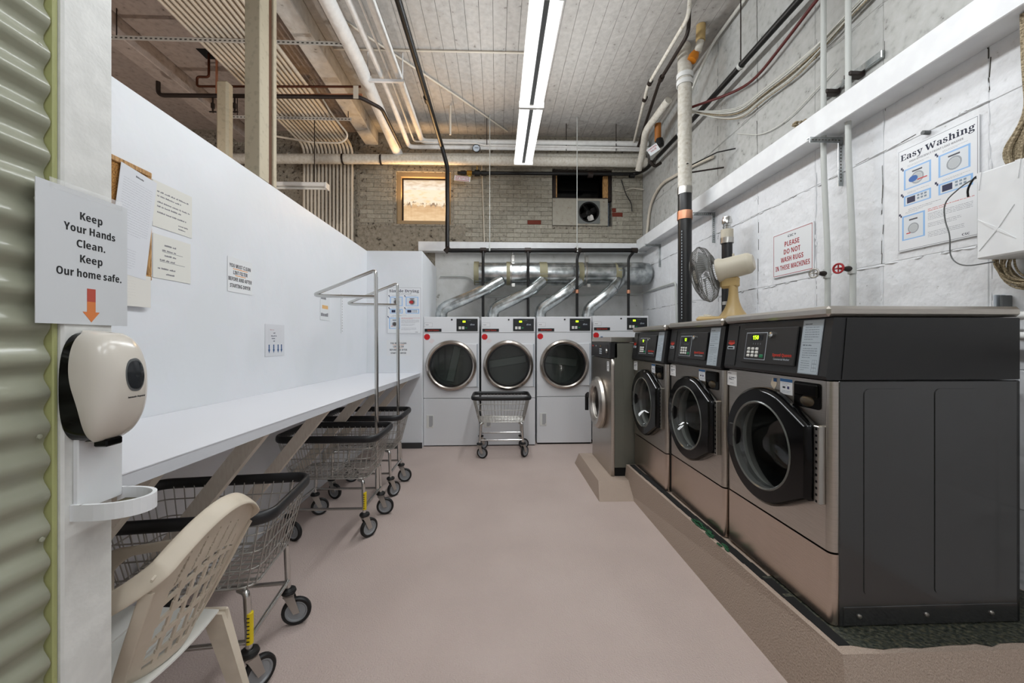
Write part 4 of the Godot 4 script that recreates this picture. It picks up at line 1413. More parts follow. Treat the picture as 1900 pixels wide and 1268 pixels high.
func steel_washer() -> void:
	var w := thing("washing_machine", "narrow all steel washer with a round chrome door and black lever handle", "washing machine", P(1.01, 0.12, 3.815), -90.0)
	var h := 0.345
	obj("cabinet", open_box(-h, h, 0.075, 1.18, -0.66, -0.03, 0.02), M.olive_enamel, w)
	obj("base", bx(-h + 0.01, h - 0.01, 0.0, 0.08, -0.64, -0.04), M.dark_void, w)
	var st := mb()
	prism(st, rrect(-0.5, -0.11, 0.13, 1.1, 0.04), h - 0.001, h + 0.002, Transform3D(Basis(Vector3(0, 0, 1), Vector3(0, 1, 0), Vector3(1, 0, 0)), Vector3.ZERO))
	obj("pressed_panel", st, M.olive_enamel, w)
	st = mb()
	var c := Vector2(-0.03, 0.6)
	plate_hole(st, rrect(-h, h, 0.0, 1.04, 0.003), c, 0.16, -0.03, 0.0, 0.003, [Vector2(-h, 0), Vector2(h, 0), Vector2(h, 1.04), Vector2(-h, 1.04)])
	obj("front_panel", st, M.stainless, w)
	obj("top", bx(-h - 0.002, h + 0.002, 1.19, 1.235, -0.66, 0.004, 0.004), M.stainless, w)
	obj("console", bx(-h, h, 1.045, 1.19, -0.06, 0.012, 0.006), M.console, w)
	for k in [[-0.29, 0.03, M.red_label], [-0.15, 0.015, M.light_grey], [0.02, 0.012, M.brass]]:
		obj("console_mark", bx(k[0], k[0] + k[1] * 2, 1.145, 1.158, 0.012, 0.0135), k[2], w)
	for j in 3:
		for i in 3:
			obj("key", bx(0.0 + 0.028 * i, 0.02 + 0.028 * i, 1.115 - 0.02 * j, 1.128 - 0.02 * j, 0.012, 0.016, 0.001), M.light_grey, w)
	obj("coin_plate", bx(0.2, 0.29, 1.075, 1.165, 0.012, 0.014, 0.001), M.console_door, w)
	st = mb()
	lathe(st, [Vector2(0.022, 0.012), Vector2(0.02, 0.02), Vector2(0.0, 0.022)], facing(Vector3(0.245, 1.11, 0)), 16)
	obj("lock", st, M.chrome, w)
	var img := canvas(48, 96, C(0.9, 0.9, 0.9))
	greek(img, 6, 10, 36, 2, 14, 7, C(0.3, 0.3, 0.35), 31)
	greek(img, 12, 46, 24, 2, 14, 9, C(0.2, 0.2, 0.25), 32)
	face_plate("price_sticker", 0.065, 0.09, 0.0008, Vector3(0.25, 0.97, 0), pic(img), M.paper, w)
	st = mb()
	lathe(st, [Vector2(0.0, -0.35), Vector2(0.19, -0.35), Vector2(0.2, -0.08), Vector2(0.16, -0.028)], facing(Vector3(c.x, c.y, 0)), 36)
	obj("drum", st, M.drum, w)
	st = mb()
	lathe(st, [Vector2(0.16, 0.002), Vector2(0.245, 0.002), Vector2(0.252, 0.02), Vector2(0.245, 0.045), Vector2(0.215, 0.062), Vector2(0.175, 0.058), Vector2(0.155, 0.04), Vector2(0.15, 0.01)], facing(Vector3(c.x, c.y, 0)), 56)
	var dr := obj("door", st, M.stainless, w)
	st = mb()
	lathe(st, [Vector2(0.0, -0.09), Vector2(0.09, -0.085), Vector2(0.13, -0.03), Vector2(0.153, 0.03)], facing(Vector3(c.x, c.y, 0)), 40)
	obj("glass", st, M.glass, dr)
	st = mb()
	box(st, Vector3(c.x - 0.262, c.y + 0.03, 0.05), Vector3(0.07, 0.045, 0.03), 0.008)
	tube(st, bend([Vector3(c.x - 0.285, c.y + 0.045, 0.05), Vector3(c.x - 0.315, c.y + 0.03, 0.06), Vector3(c.x - 0.305, c.y - 0.13, 0.062)], 0.03), 0.019, 10)
	obj("lever_handle", st, M.rubber, dr)


func desk_fan() -> void:
	var f := thing("desk_fan", "old cream and tan desk fan standing on the middle washer, cage turned away", "fan", P(1.5, 1.447, 2.46), 0.0)
	var fdir := Vector3(-0.72, -0.17, -0.68).normalized()
	var flat_dir := Vector3(-0.72, 0, -0.68).normalized()
	var yaw := Basis(flat_dir.cross(Vector3.UP) * -1.0, Vector3.UP, flat_dir)
	var st := mb()
	box(st, Vector3(0, 0.016, 0.05), Vector3(0.19, 0.032, 0.3), 0.012, Transform3D(yaw, Vector3.ZERO))
	obj("base", st, M.fan_tan, f)
	st = mb()
	box(st, Vector3(0, 0.034, 0.15), Vector3(0.15, 0.012, 0.08), 0.005, Transform3D(yaw, Vector3.ZERO))
	for k in 3:
		box(st, Vector3(-0.04 + 0.04 * k, 0.042, 0.15), Vector3(0.02, 0.014, 0.03), 0.004, Transform3D(yaw, Vector3.ZERO))
	obj("switch_panel", st, M.fan_cream, f)
	words("lettering", "Do Not Remove", 0.011, yaw * Vector3(-0.0965, 0.017, 0.0), M.ink, f, 1.0, "Droid Serif", true, Basis(Vector3.UP, -PI / 2 + 0.75))
	st = mb()
	for i in 9:   # flared column
		pass
	var prof := []
	for i in 12:
		var t := i / 11.0
		prof.append(Vector2(0.028 + 0.062 * pow(1.0 - t, 3.0), 0.03 + 0.2 * t))
	lathe(st, prof, Transform3D(Basis().scaled(Vector3(1, 1, 0.85)), Vector3.ZERO), 24)
	obj("column", st, M.fan_tan, f)
	var hub := Vector3(0, 0.345, 0)
	st = mb()
	box(st, Vector3(0, 0.25, 0.02), Vector3(0.05, 0.075, 0.11), 0.014, Transform3D(yaw, Vector3.ZERO))
	obj("yoke", st, M.fan_tan, f)
	st = mb()
	lathe(st, [Vector2(0.0, -0.012), Vector2(0.018, -0.012), Vector2(0.018, 0.0)], aim(yaw * Vector3(-0.04, 0.245, 0.0), yaw * Vector3(1, 0, 0)), 12)
	obj("tilt_knob", st, M.brass, f)
	st = mb()
	lathe(st, [Vector2(0.0, -0.115), Vector2(0.045, -0.115), Vector2(0.062, -0.095), Vector2(0.066, -0.08), Vector2(0.07, 0.05), Vector2(0.08, 0.07), Vector2(0.078, 0.09), Vector2(0.0, 0.095)], aim(hub, fdir), 28)
	obj("motor", st, M.fan_cream, f)
	st = mb()
	box(st, hub + Vector3(0, 0.072, 0), Vector3(0.012, 0.03, 0.012), 0.003)
	obj("oscillation_knob", st, M.fan_cream, f)
	var cc := hub + fdir * 0.17
	var fr := aim(cc, fdir)
	for s in [-1, 1]:
		st = mb()
		for k in 72:
			var a := TAU * k / 72
			var d := Vector3(cos(a), 0, sin(a))
			var ins := 0.058 if s < 0 else 0.045
			tube(st, [fr * (d * ins + Vector3(0, s * 0.062, 0)), fr * (d * 0.12 + Vector3(0, s * 0.057, 0)), fr * (d * 0.168 + Vector3(0, s * 0.034, 0)), fr * (d * 0.185 + Vector3(0, s * 0.004, 0))], 0.0011, 4, false, false)
		for rr in [[0.185, 0.004], [0.12, 0.057], [0.056, 0.062]]:
			var lp := []
			for k in 40:
				var a := TAU * k / 40
				lp.append(fr * Vector3(cos(a) * rr[0], s * rr[1], sin(a) * rr[0]))
			tube(st, lp, 0.0026, 5, true)
		obj("rear_guard" if s < 0 else "front_guard", st, M.fan_wire, f)
	st = mb()
	lathe(st, [Vector2(0.0, 0.06), Vector2(0.046, 0.06), Vector2(0.046, 0.066), Vector2(0.0, 0.068)], fr, 24)
	obj("badge", st, M.fan_cream, f)
	for k in 4:
		st = mb()
		var base := Basis(Vector3.UP, TAU * k / 4 + 0.35)
		var grid := func(u: float, v: float) -> Vector3:
			var r := 0.03 + 0.13 * v
			var wd := 0.25 + 0.5 * sin(PI * (0.15 + 0.75 * v))
			var a := u * wd
			return fr * (base * Vector3(cos(a) * r, 0.018 * u * (1.0 - 0.2 * v), sin(a) * r))
		shell(st, grid, 10, 8, func(_u, _v): return false, 0.002)
		obj("blade", st, M.fan_blade, f)


# ------------------------------------------------------------------ dryers
func build_dryers() -> void:
	var names := ["leftmost white dryer, beside the drying instructions poster", "white dryer behind the wire cart", "white dryer directly right of the wire cart", "rightmost white dryer, half hidden behind the steel washer"]
	var at := [P(-0.5675, 0.012, 4.97), P(0.143, 0.013, 4.97), P(0.8575, 0.02, 5.02), P(1.594, 0.034, 5.05)]
	var wid := [0.345, 0.3395, 0.35, 0.362]
	for i in 4:
		make_dryer(names[i], at[i], wid[i], i)


func make_dryer(label: String, at: Vector3, hw: float, i: int) -> void:
	var w := thing("tumble_dryer", label, "dryer", at, 0.0, "stacked row of dryers")
	obj("cabinet", open_box(-hw, hw, 0.0, 1.605, -0.68, -0.03, 0.02), M.enamel, w)
	obj("plinth_gap", bx(-hw + 0.01, hw - 0.01, -at.y, 0.002, -0.6, -0.02), M.dark_void, w)
	obj("lower_panel", bx(-hw + 0.001, hw - 0.001, 0.0, 0.584, -0.03, 0.0, 0.003), M.enamel, w)
	var c := Vector2(-0.0, 0.998)
	var st := mb()
	plate_hole(st, PackedVector2Array([Vector2(-hw + 0.001, 0.59), Vector2(hw - 0.001, 0.59), Vector2(hw - 0.001, 1.405), Vector2(-hw + 0.001, 1.405)]), c, 0.275, -0.03, 0.0, 0.002, [Vector2(-hw + 0.001, 0.59), Vector2(hw - 0.001, 0.59), Vector2(hw - 0.001, 1.405), Vector2(-hw + 0.001, 1.405)])
	obj("front_panel", st, M.enamel, w)
	obj("control_panel", bx(-hw + 0.001, hw - 0.001, 1.408, 1.605, -0.03, 0.002, 0.003), M.enamel, w)
	# door: plate, chrome ring, glass
	var dr := Node3D.new()
	dr.name = "door"
	w.add_child(dr)
	dr.position = Vector3(c.x, c.y, 0)
	st = mb()
	plate_hole(st, rrect(-0.05, hw - 0.03, -0.268, 0.268, 0.006), Vector2(0.0, 0.0), 0.0001, 0.001, 0.004, 0.001)
	st = mb()
	plate_hole(st, PackedVector2Array([Vector2(-0.3, -0.1), Vector2(-0.1, -0.268), Vector2(hw - 0.028, -0.268), Vector2(hw - 0.028, 0.268), Vector2(-0.1, 0.268), Vector2(-0.3, 0.1)]), Vector2.ZERO, 0.27, 0.001, 0.016, 0.003)
	obj("door_plate", st, M.enamel, dr)
	st = mb()
	lathe(st, [Vector2(0.262, 0.004), Vector2(0.316, 0.012), Vector2(0.316, 0.024), Vector2(0.308, 0.04), Vector2(0.285, 0.048), Vector2(0.268, 0.04), Vector2(0.262, 0.02)], facing(Vector3.ZERO), 64)
	obj("chrome_ring", st, flat(C(0.68, 0.65, 0.62), 0.22, 1.0), dr)
	st = mb()
	lathe(st, [Vector2(0.262, 0.0), Vector2(0.267, 0.034), Vector2(0.252, 0.036), Vector2(0.246, 0.012)], facing(Vector3.ZERO), 56)
	obj("seal", st, M.rubber, dr)
	st = mb()
	lathe(st, [Vector2(0.25, 0.012), Vector2(0.25, 0.018), Vector2(0.0, 0.018)], facing(Vector3.ZERO), 48)
	obj("glass", st, M.glass, dr)
	obj("hinge", bx(hw - 0.03, hw - 0.014, -0.27, 0.27, 0.0, 0.02, 0.003), M.light_grey, dr)
	# drum
	st = mb()
	lathe(st, [Vector2(0.272, -0.0), Vector2(0.29, -0.05), Vector2(0.29, -0.5), Vector2(0.0, -0.5)], facing(Vector3(c.x, c.y, 0)), 40)
	obj("drum", st, M.dryer_drum, w)
	st = mb()
	var ang: float = [1.35, 0.15, -0.12, 0.5][i]
	box(st, Vector3(0.0, 0.02, -0.485), Vector3(0.52, 0.11, 0.03), 0.008, Transform3D(Basis(Vector3(0, 0, 1), ang), Vector3(c.x, c.y, 0)))
	obj("baffle", st, flat(C(0.55, 0.6, 0.57), 0.35, 0.3), w)
	# controls
	var top := 1.605
	var img := canvas(128, 76, C(0.09, 0.1, 0.1))
	greek(img, 62, 8, 58, 1, 5, 4, C(0.5, 0.52, 0.55), 41)
	img.fill_rect(Rect2i(74, 20, 42, 40), C(0.05, 0.06, 0.1))
	img.fill_rect(Rect2i(8, 20, 40, 1), C(0.3, 0.3, 0.3))
	var cp := face_plate("controls", 0.262, 0.155, 0.006, Vector3(hw - 0.149, top - 0.1, 0.002), pic(img, 0.35), M.abs, w)
	obj("display", bx(-0.055, -0.02, 0.03, 0.052, 0.0066, 0.0075), M.led, cp)
	for q in [[-0.105, -0.03], [-0.065, -0.03]]:
		obj("key", bx(q[0], q[0] + 0.03, q[1] - 0.025, q[1] + 0.01, 0.0066, 0.009, 0.001), M.white_plastic, cp)
	obj("start_key", bx(-0.024, 0.0, -0.045, -0.03, 0.0066, 0.009, 0.001), M.green_key, cp)
	words("lettering", "dive", 0.02, Vector3(0.066, 0.004, 0.0066), M.light_grey, cp, 1.0)
	obj("badge_strip", bx(-hw + 0.014, -hw + 0.222, top - 0.186, top - 0.148, 0.002, 0.006, 0.001), M.abs, w)
	words("lettering", "Speed Queen", 0.016, Vector3(-hw + 0.118, top - 0.167, 0.0062), M.red_label, w, 1.0)
	img = canvas(64, 32, C(0.88, 0.88, 0.89))
	for q in [[0, 0, 64, 1], [0, 31, 64, 1], [0, 0, 1, 32], [63, 0, 1, 32]]:
		img.fill_rect(Rect2i(q[0], q[1], q[2], q[3]), C(0.5, 0.5, 0.5))
	greek(img, 10, 12, 44, 1, 8, 7, C(0.45, 0.45, 0.47), 44)
	face_plate("price_sticker", 0.1, 0.05, 0.0008, Vector3(-hw + 0.06, top - 0.1, 0.002), pic(img), M.paper, w)
	st = mb()
	lathe(st, [Vector2(0.011, 0.0), Vector2(0.011, 0.004), Vector2(0.0, 0.0045)], facing(Vector3(0.005, top - 0.035, 0.002)), 12)
	obj("lock", st, M.abs, w)
	st = mb()
	var oct := PackedVector2Array()
	for k in 8:
		oct.append(Vector2(cos(TAU * (k + 0.5) / 8), sin(TAU * (k + 0.5) / 8)) * 0.039)
	prism(st, oct, 0.0, 0.0015, Transform3D(Basis(), Vector3(-hw + 0.043, top - 0.25, 0.0)))
	obj("red_dot", st, M.red, w)
	if i < 2:
		img = canvas(48, 48, C(0.86, 0.86, 0.87))
		greek(img, 4, 6, 40, 5, 9, 4, C(0.85, 0.6, 0.6), 46 + i)
		face_plate("faded_sticker", 0.055, 0.06, 0.0006, Vector3(-hw + 0.1, top - 0.3, 0.0), pic(img), M.paper, w, Basis(Vector3(0, 0, 1), -0.6))
	if i == 3:
		obj("blue_sticker", bx(-hw + 0.1, -hw + 0.13, top - 0.3, top - 0.265, 0.0, 0.001), M.blue, w)
	st = mb()
	plate_hole(st, rrect(-0.045, 0.045, -0.085, 0.085, 0.008), Vector2(0.005, 0), 0.0001, 0.0, 0.002)
	st = mb()
	box(st, Vector3(-hw + 0.08, 0.3, 0.002), Vector3(0.085, 0.16, 0.006), 0.002)
	obj("handle_plate", st, M.white_plastic, w)
	st = mb()
	prism(st, PackedVector2Array([Vector2(-0.012, 0.07), Vector2(0.036, 0.07), Vector2(0.036, -0.04), Vector2(0.02, -0.066), Vector2(-0.012, -0.066)]), 0.005, 0.0062, Transform3D(Basis(), Vector3(-hw + 0.08, 0.3, 0)))
	obj("handle_recess", st, flat(C(0.66, 0.66, 0.67), 0.6), w)


# ------------------------------------------------------------------ right wall fittings
func build_right_wall() -> void:
	# stack pipe between the steel washer and the first dryers
	var s := thing("stack_pipe", "tall drain stack, white above and black below a copper clamp", "pipe")
	var st := mb()
	cyl(st, P(1.905, 2.86, 3.95), P(1.905, 3.96, 3.95), 0.066, 24)
	tube(st, bend([P(1.905, 3.96, 3.95), P(1.905, 4.08, 3.95), P(1.98, CEIL - 0.03, 4.12)], 0.1), 0.068, 20)
	obj("white_pipe", st, M.pipe_dirty, s)
	for y in [3.93, 4.0]:
		band("hub_ring", P(1.905, y, 3.95), Vector3.UP, 0.08, 0.045, M.pipe_white, s)
	st = mb()
	cyl(st, P(1.905, 0.0, 3.95), P(1.905, 2.86, 3.95), 0.066, 24)
	obj("black_pipe", st, M.abs, s)
	band("steel_clamp", P(1.905, 2.84, 3.95), Vector3.UP, 0.071, 0.07, M.steel, s)
	band("copper_clamp", P(1.905, 2.59, 3.95), Vector3.UP, 0.073, 0.085, M.copper, s)
	st = mb()
	for k in 30:
		box(st, P(1.853, 1.55 + 0.03 * k, 3.907), Vector3(0.003, 0.016, 0.012))
	obj("printed_marks", st, M.light_grey, s).set_meta("kind", "stuff")
	st = mb()
	tube(st, [P(1.84, 3.08, 3.95), P(1.9, 3.09, 3.88), P(1.97, 3.1, 3.93), P(2.1, 3.12, 3.7), P(2.23, 3.12, 3.62)], 0.006, 6)
	obj("tie_wire", st, M.black_iron, s)
	st = mb()
	cyl(st, P(1.96, 3.03, 3.95), P(2.235, 3.03, 3.82), 0.008, 6)
	obj("stay_rod", st, M.brown_iron, s)
	# short capped standpipe behind the fan
	var c := thing("standpipe", "short black standpipe with threaded metal cap behind the desk fan", "pipe")
	st = mb()
	cyl(st, P(2.076, 0.0, 3.5), P(2.076, 2.2, 3.5), 0.044, 20)
	obj("black_pipe", st, M.abs, c)
	band("collar", P(2.076, 2.225, 3.5), Vector3.UP, 0.055, 0.05, M.steel, c)
	band("adapter", P(2.076, 2.285, 3.5), Vector3.UP, 0.052, 0.08, M.fan_cream, c)
	st = mb()
	lathe(st, [Vector2(0.03, 2.32), Vector2(0.036, 2.35), Vector2(0.03, 2.36), Vector2(0.034, 2.375), Vector2(0.042, 2.38), Vector2(0.042, 2.41), Vector2(0.036, 2.425), Vector2(0.034, 2.44), Vector2(0.0, 2.442)], Transform3D(Basis(), P(2.076, 0, 3.5)), 12)
	obj("cap", st, M.chrome, c)
	band("hose_clamp", P(2.076, 1.66, 3.5), Vector3.UP, 0.047, 0.03, M.steel, c)
	# shelf brackets under the ledge
	for b in [[2.49, "perforated steel bracket under the ledge above the rug sign"], [4.0, "perforated steel bracket under the ledge behind the stack pipe"], [5.35, "perforated steel bracket under the far end of the ledge"]]:
		var t := thing("shelf_bracket", b[1], "bracket", P(RIGHT, 2.645, b[0]))
		obj("arm", bx(-0.225, 0.0, -0.035, 0.0, -0.004, 0.0, 0.001), M.galv, t)
		obj("leg", bx(-0.034, 0.0, -0.315, -0.035, -0.004, 0.0, 0.001), M.galv, t)
		obj("flange", bx(-0.225, 0.0, -0.002, 0.001, -0.034, 0.0, 0.0), M.galv, t)
		st = mb()
		for k in 9:
			box(st, Vector3(-0.205 + 0.022 * k, -0.017, 0.0004), Vector3(0.012, 0.007, 0.001))
		for k in 12:
			box(st, Vector3(-0.017, -0.05 - 0.021 * k, 0.0004), Vector3(0.007, 0.012, 0.001))
		obj("slots", st, M.joint, t).set_meta("kind", "stuff")
	# two supply risers with hose valves
	var rz := [[2.53, "riser conduit farther from the camera, with the bare hose valve", M.steel], [2.357, "riser conduit nearer the camera, with the red hose valve", M.red_ink]]
	for k in 2:
		var d: float = rz[k][0]
		var x: float = [2.17, 2.18][k]
		var r := thing("supply_riser", rz[k][1], "pipe")
		st = mb()
		tube(st, bend([P(x - 0.02, CEIL, d), P(x - 0.02, 2.86, d), P(x - 0.02, 2.5, d), P(x, 1.9, d - 0.01), P(x, 1.2, d - 0.01)], 0.1), 0.0165, 12)
		obj("tube", st, M.conduit_grey, r)
		var v := P(x - 0.005, 1.765, d - 0.01)
		st = mb()
		tube(st, [v, v + Vector3(-0.03, 0.0, 0.004), v + Vector3(-0.055, 0.0, 0.008), v + Vector3(-0.08, 0.0, 0.012)], [0.014, 0.018, 0.012, 0.008], 10)
		band("tee", v, Vector3.UP, 0.022, 0.06, M.conduit_grey, r)
		obj("valve_body", st, M.brown_iron, r)
		st = mb()
		var wf := aim(v + Vector3(-0.1, 0, 0.015), Vector3(-1.0, 0.0, 0.3))
		var lp := []
		for i in 16:
			lp.append(wf * Vector3(cos(TAU * i / 16) * 0.028, 0, sin(TAU * i / 16) * 0.028))
		tube(st, lp, 0.006, 6, true)
		for i in 4:
			cyl(st, wf * Vector3.ZERO, wf * Vector3(cos(TAU * i / 4) * 0.026, 0, sin(TAU * i / 4) * 0.026), 0.004, 5)
		cyl(st, wf * Vector3(0, -0.03, 0), wf * Vector3(0, 0.006, 0), 0.006, 6)
		obj("hand_wheel", st, rz[k][2], r)
		st = mb()
		box(st, P(2.2, 2.96, d), Vector3(0.1, 0.03, 0.05), 0.006)
		obj("clamp", st, M.brown_iron, r)
	st = mb()
	box(st, P(2.235, 2.99, 2.42), Vector3(0.022, 0.045, 0.42), 0.004)
	single("strut_channel", st, M.galv, "short dark strut on the right wall holding the two risers", "strut")
	# signs
	var sg := thing("rug_sign", "white sign with red border and red lettering about rugs", "sign", P(RIGHT, 2.0, 2.926), -90.0)
	obj("panel", bx(-0.207, 0.207, -0.175, 0.175, 0.0, 0.012, 0.003), M.sign_white, sg)
	for q in [[-0.197, 0.197, 0.16, 0.164], [-0.197, 0.197, -0.164, -0.16], [-0.197, -0.193, -0.16, 0.16], [0.193, 0.197, -0.16, 0.16]]:
		obj("border", bx(q[0], q[1], q[2], q[3], 0.0115, 0.0124), M.red_ink, sg)
	words("lettering", "CSC", 0.017, Vector3(-0.012, 0.128, 0.0122), M.navy, sg, 1.4, "Droid Sans", true)
	st = mb()
	prism(st, PackedVector2Array([Vector2(0.026, 0.127), Vector2(0.036, 0.138), Vector2(0.034, 0.13), Vector2(0.044, 0.13), Vector2(0.032, 0.119), Vector2(0.034, 0.127)]), 0.012, 0.0126)
	obj("logo_bolt", st, M.navy, sg)
	var ln := [["PLEASE", 0.072, 0.88], ["DO NOT", 0.013, 0.88], ["WASH RUGS", -0.046, 0.78], ["IN THESE MACHINES", -0.106, 0.69]]
	for l in ln:
		words("lettering", l[0], 0.037, Vector3(0, l[1], 0.0122), M.red_ink, sg, l[2])
	poster("washing_poster", "large laminated washing instructions poster on the right wall", P(RIGHT, 2.1, 1.948), -90.0, 0.375, 0.563, "Easy Washing", "HIGH-EFFICIENCY FRONT LOAD WASHER", true)
	# white junction box with its wires
	var jb := thing("junction_box", "white pressed steel box at the right edge of the picture", "box", P(2.07, 1.862, 1.555), -90.0)
	obj("case", bx(-0.08, 0.08, -0.185, 0.185, -0.178, 0.0, 0.006), M.white_paint, jb)
	for a in [0.95, -0.72]:
		st = mb()
		var ln2 := 0.1 if a > 0 else 0.085
		prism(st, PackedVector2Array([Vector2(-ln2, 0), Vector2(0, -0.006), Vector2(ln2, 0), Vector2(0, 0.006)]), 0.0, 0.003 if a > 0 else 0.0024, Transform3D(Basis(Vector3(0, 0, 1), a), Vector3(-0.01, -0.07, 0)))
		obj("pressed_rib", st, M.white_paint, jb)
	for x in [-0.068, 0.06]:
		st = mb()
		prism(st, PackedVector2Array([Vector2(x - 0.009, 0.185), Vector2(x + 0.009, 0.185), Vector2(x, 0.11)]), 0.0, 0.004)
		obj("pressed_rib", st, M.white_paint, jb)
	pipe("loose_wire", "grey wire looping from the white box across the washing poster", "wire", [P(2.13, 2.045, 1.6), P(2.12, 2.05, 1.7), P(2.14, 1.99, 1.82), P(2.16, 1.9, 1.83), P(2.15, 1.83, 1.8), P(2.16, 1.72, 1.81), P(2.14, 1.665, 1.74), P(2.16, 1.67, 1.64)], 0.0027, M.grey_plastic, "", 0.06)
	pipe("loose_wire", "short dark wire hooked over the top corner of the white box", "wire", [P(2.14, 2.055, 1.58), P(2.12, 2.06, 1.68), P(2.13, 2.01, 1.715), P(2.14, 1.98, 1.72)], 0.004, M.black_iron, "", 0.04)
	var rng := RandomNumberGenerator.new()
	rng.seed = 9
	var bu := thing("cable_bundle", "thick bundle of tan cables dropping from the ledge into the white box", "cable")
	for k in 26:
		var o := Vector3(rng.randf_range(-0.022, 0.022), 0, rng.randf_range(-0.02, 0.02))
		st = mb()
		tube(st, bend([P(2.17, 2.668, 1.53) + o, P(2.17, 2.45, 1.535) + o * 0.7, P(2.17, 2.25, 1.525) + o * 0.6, P(2.17, 2.12, 1.57) + o * 1.8, P(2.18, 2.042, 1.57) + o], 0.1, 4), 0.0042, 6)
		obj("cable", st, M.jute, bu)
	var co := thing("cable_coil", "coil of tan cable hanging under the white box", "cable")
	for k in 20:
		var lp := []
		var rr := rng.randf_range(0.085, 0.12)
		var of := Vector3(rng.randf_range(-0.05, 0.0), rng.randf_range(-0.008, 0.012), rng.randf_range(-0.01, 0.01))
		var ph := rng.randf_range(0, TAU)
		for i in 28:
			var a := TAU * i / 28
			lp.append(P(2.22, 1.66, 1.53) + of + Vector3(sin(a * 2 + ph) * 0.012, sin(a) * rr, cos(a) * rr * 1.05))
		st = mb()
		tube(st, lp, 0.0042, 6, true)
		obj("cable", st, M.jute, co)
	# cables high on the wall
	pipe("wall_cable", "dark red cable sagging along the upper right wall", "cable", [P(1.99, 3.72, 4.0), P(2.2, 3.63, 3.6), P(2.2, 3.55, 3.3), P(2.2, 3.6, 3.0), P(2.2, 3.68, 2.6), P(2.2, 3.8, 2.0)], 0.012, M.cable_red, "", 0.3)
	for k in 9:
		var o := Vector3(rng.randf_range(-0.012, 0.012), rng.randf_range(-0.055, 0.055), 0)
		pipe("wall_cable", "one of the thin white cables bunched along the upper right wall", "cable", [P(1.995, 3.69, 3.99) + o * 0.5, P(2.15, 3.5 + 0.008 * k, 3.75) + o, P(2.21, 3.36 + 0.012 * k, 3.5) + o, P(2.21, 3.36 + 0.01 * k, 3.2) + o, P(2.21, 3.3 + 0.012 * k, 2.8) + o, P(2.21, 3.4, 2.4) + o, P(2.21, 3.45, 1.9) + o], 0.0045, M.cable_white if k % 3 else M.jute, "white cables on the upper right wall", 0.3, 6)
	pipe("wall_cable", "single thin cable hanging lowest on the upper right wall", "cable", [P(2.235, 3.25, 3.6), P(2.235, 3.05, 3.25), P(2.235, 3.02, 2.95), P(2.235, 3.08, 2.7), P(2.235, 3.12, 2.53)], 0.004, M.cable_white, "", 0.2, 6)
	pipe("wall_conduit", "white conduit from the ceiling passing behind the drain stack", "conduit", [P(2.2, 4.36, 2.4), P(2.2, 4.36, 3.95), P(2.12, 4.15, 4.05), P(2.1, 3.95, 4.35), P(2.2, 3.75, 4.5)], 0.014, M.cable_white, "", 0.08)
	# pipes under the ceiling at the right, beside the stack
	var rp := thing("riser_pipes", "pair of rusty white pipes running along the ceiling beside the drain stack", "pipe")
	st = mb()
	tube(st, bend([P(1.7, CEIL - 0.012, 3.42), P(1.7, 4.2, 3.45), P(1.7, 4.2, 4.4), P(1.97, 4.18, 5.62)], 0.08), 0.018, 12)
	obj("white_pipe", st, M.pipe_dirty, rp)
	st = mb()
	tube(st, bend([P(1.78, CEIL - 0.012, 3.6), P(1.78, 4.18, 3.62), P(1.79, 4.18, 4.3), P(2.02, 4.16, 5.5), P(2.02, 4.1, 5.6)], 0.08), 0.018, 12)
	obj("rusty_pipe", st, M.brown_iron, rp)
	for k in [[1.705, 4.2, 4.35], [1.79, 4.18, 4.25], [1.76, 4.2, 4.65]]:
		band("coupling", P(k[0], k[1], k[2]), Vector3(0.1, 0, -1), 0.027, 0.06, M.brown_iron, rp)
	var va := thing("control_valve", "cluster of valve parts with a red lettered tag behind the drain stack", "valve")
	st = mb()
	tube(st, bend([P(1.98, 4.1, 4.5), P(1.9, 4.0, 5.0), P(1.98, 3.9, 5.3), P(1.99, 3.72, 5.5)], 0.1), 0.045, 14)
	obj("pale_pipe", st, M.pipe_dirty, va)
	st = mb()
	cyl(st, P(2.02, 4.05, 4.9), P(2.04, 3.85, 4.95), 0.04, 12)
	obj("orange_joint", st, flat(C(0.6, 0.36, 0.1), 0.6), va)
	st = mb()
	lathe(st, [Vector2(0.0, -0.05), Vector2(0.05, -0.04), Vector2(0.055, 0.0), Vector2(0.04, 0.05), Vector2(0.0, 0.06)], Transform3D(Basis(), P(2.02, 3.78, 4.85)), 14)
	obj("bonnet", st, M.black_iron, va)
	var tb := Basis(Vector3.UP, -0.5) * Basis(Vector3(0, 0, 1), 0.5)
	var tagp := face_plate("tag", 0.13, 0.1, 0.003, P(1.93, 3.68, 4.82), M.sign_white, M.sign_white, va, tb)
	words("lettering", "CONTROL", 0.022, Vector3(0, 0.026, 0.0035), M.red_ink, tagp, 0.85)
	words("lettering", "VALVE", 0.022, Vector3(0, -0.006, 0.0035), M.red_ink, tagp, 0.85)
	st = mb()
	tube(st, bend([P(1.96, 3.62, 5.0), P(2.02, 3.55, 5.0), P(2.1, 3.6, 5.0)], 0.03), 0.02, 10)
	tube(st, bend([P(1.9, 3.66, 4.9), P(1.93, 3.52, 4.9), P(1.98, 3.52, 4.9), P(2.0, 3.64, 4.9)], 0.02), 0.006, 6)
	obj("trim_pipes", st, M.brown_iron, va)
	var oc := thing("ceiling_stub", "tan pipe stub with an orange cap coming out of the ceiling by the stack", "pipe")
	st = mb()
	cyl(st, P(2.02, CEIL, 3.85), P(2.02, 4.3, 3.86), 0.045, 14)
	obj("tan_sleeve", st, M.fan_tan, oc)
	st = mb()
	cyl(st, P(2.02, 4.3, 3.86), P(2.0, 4.2, 3.88), 0.035, 14)
	obj("grey_pipe", st, M.pipe_dirty, oc)
	st = mb()
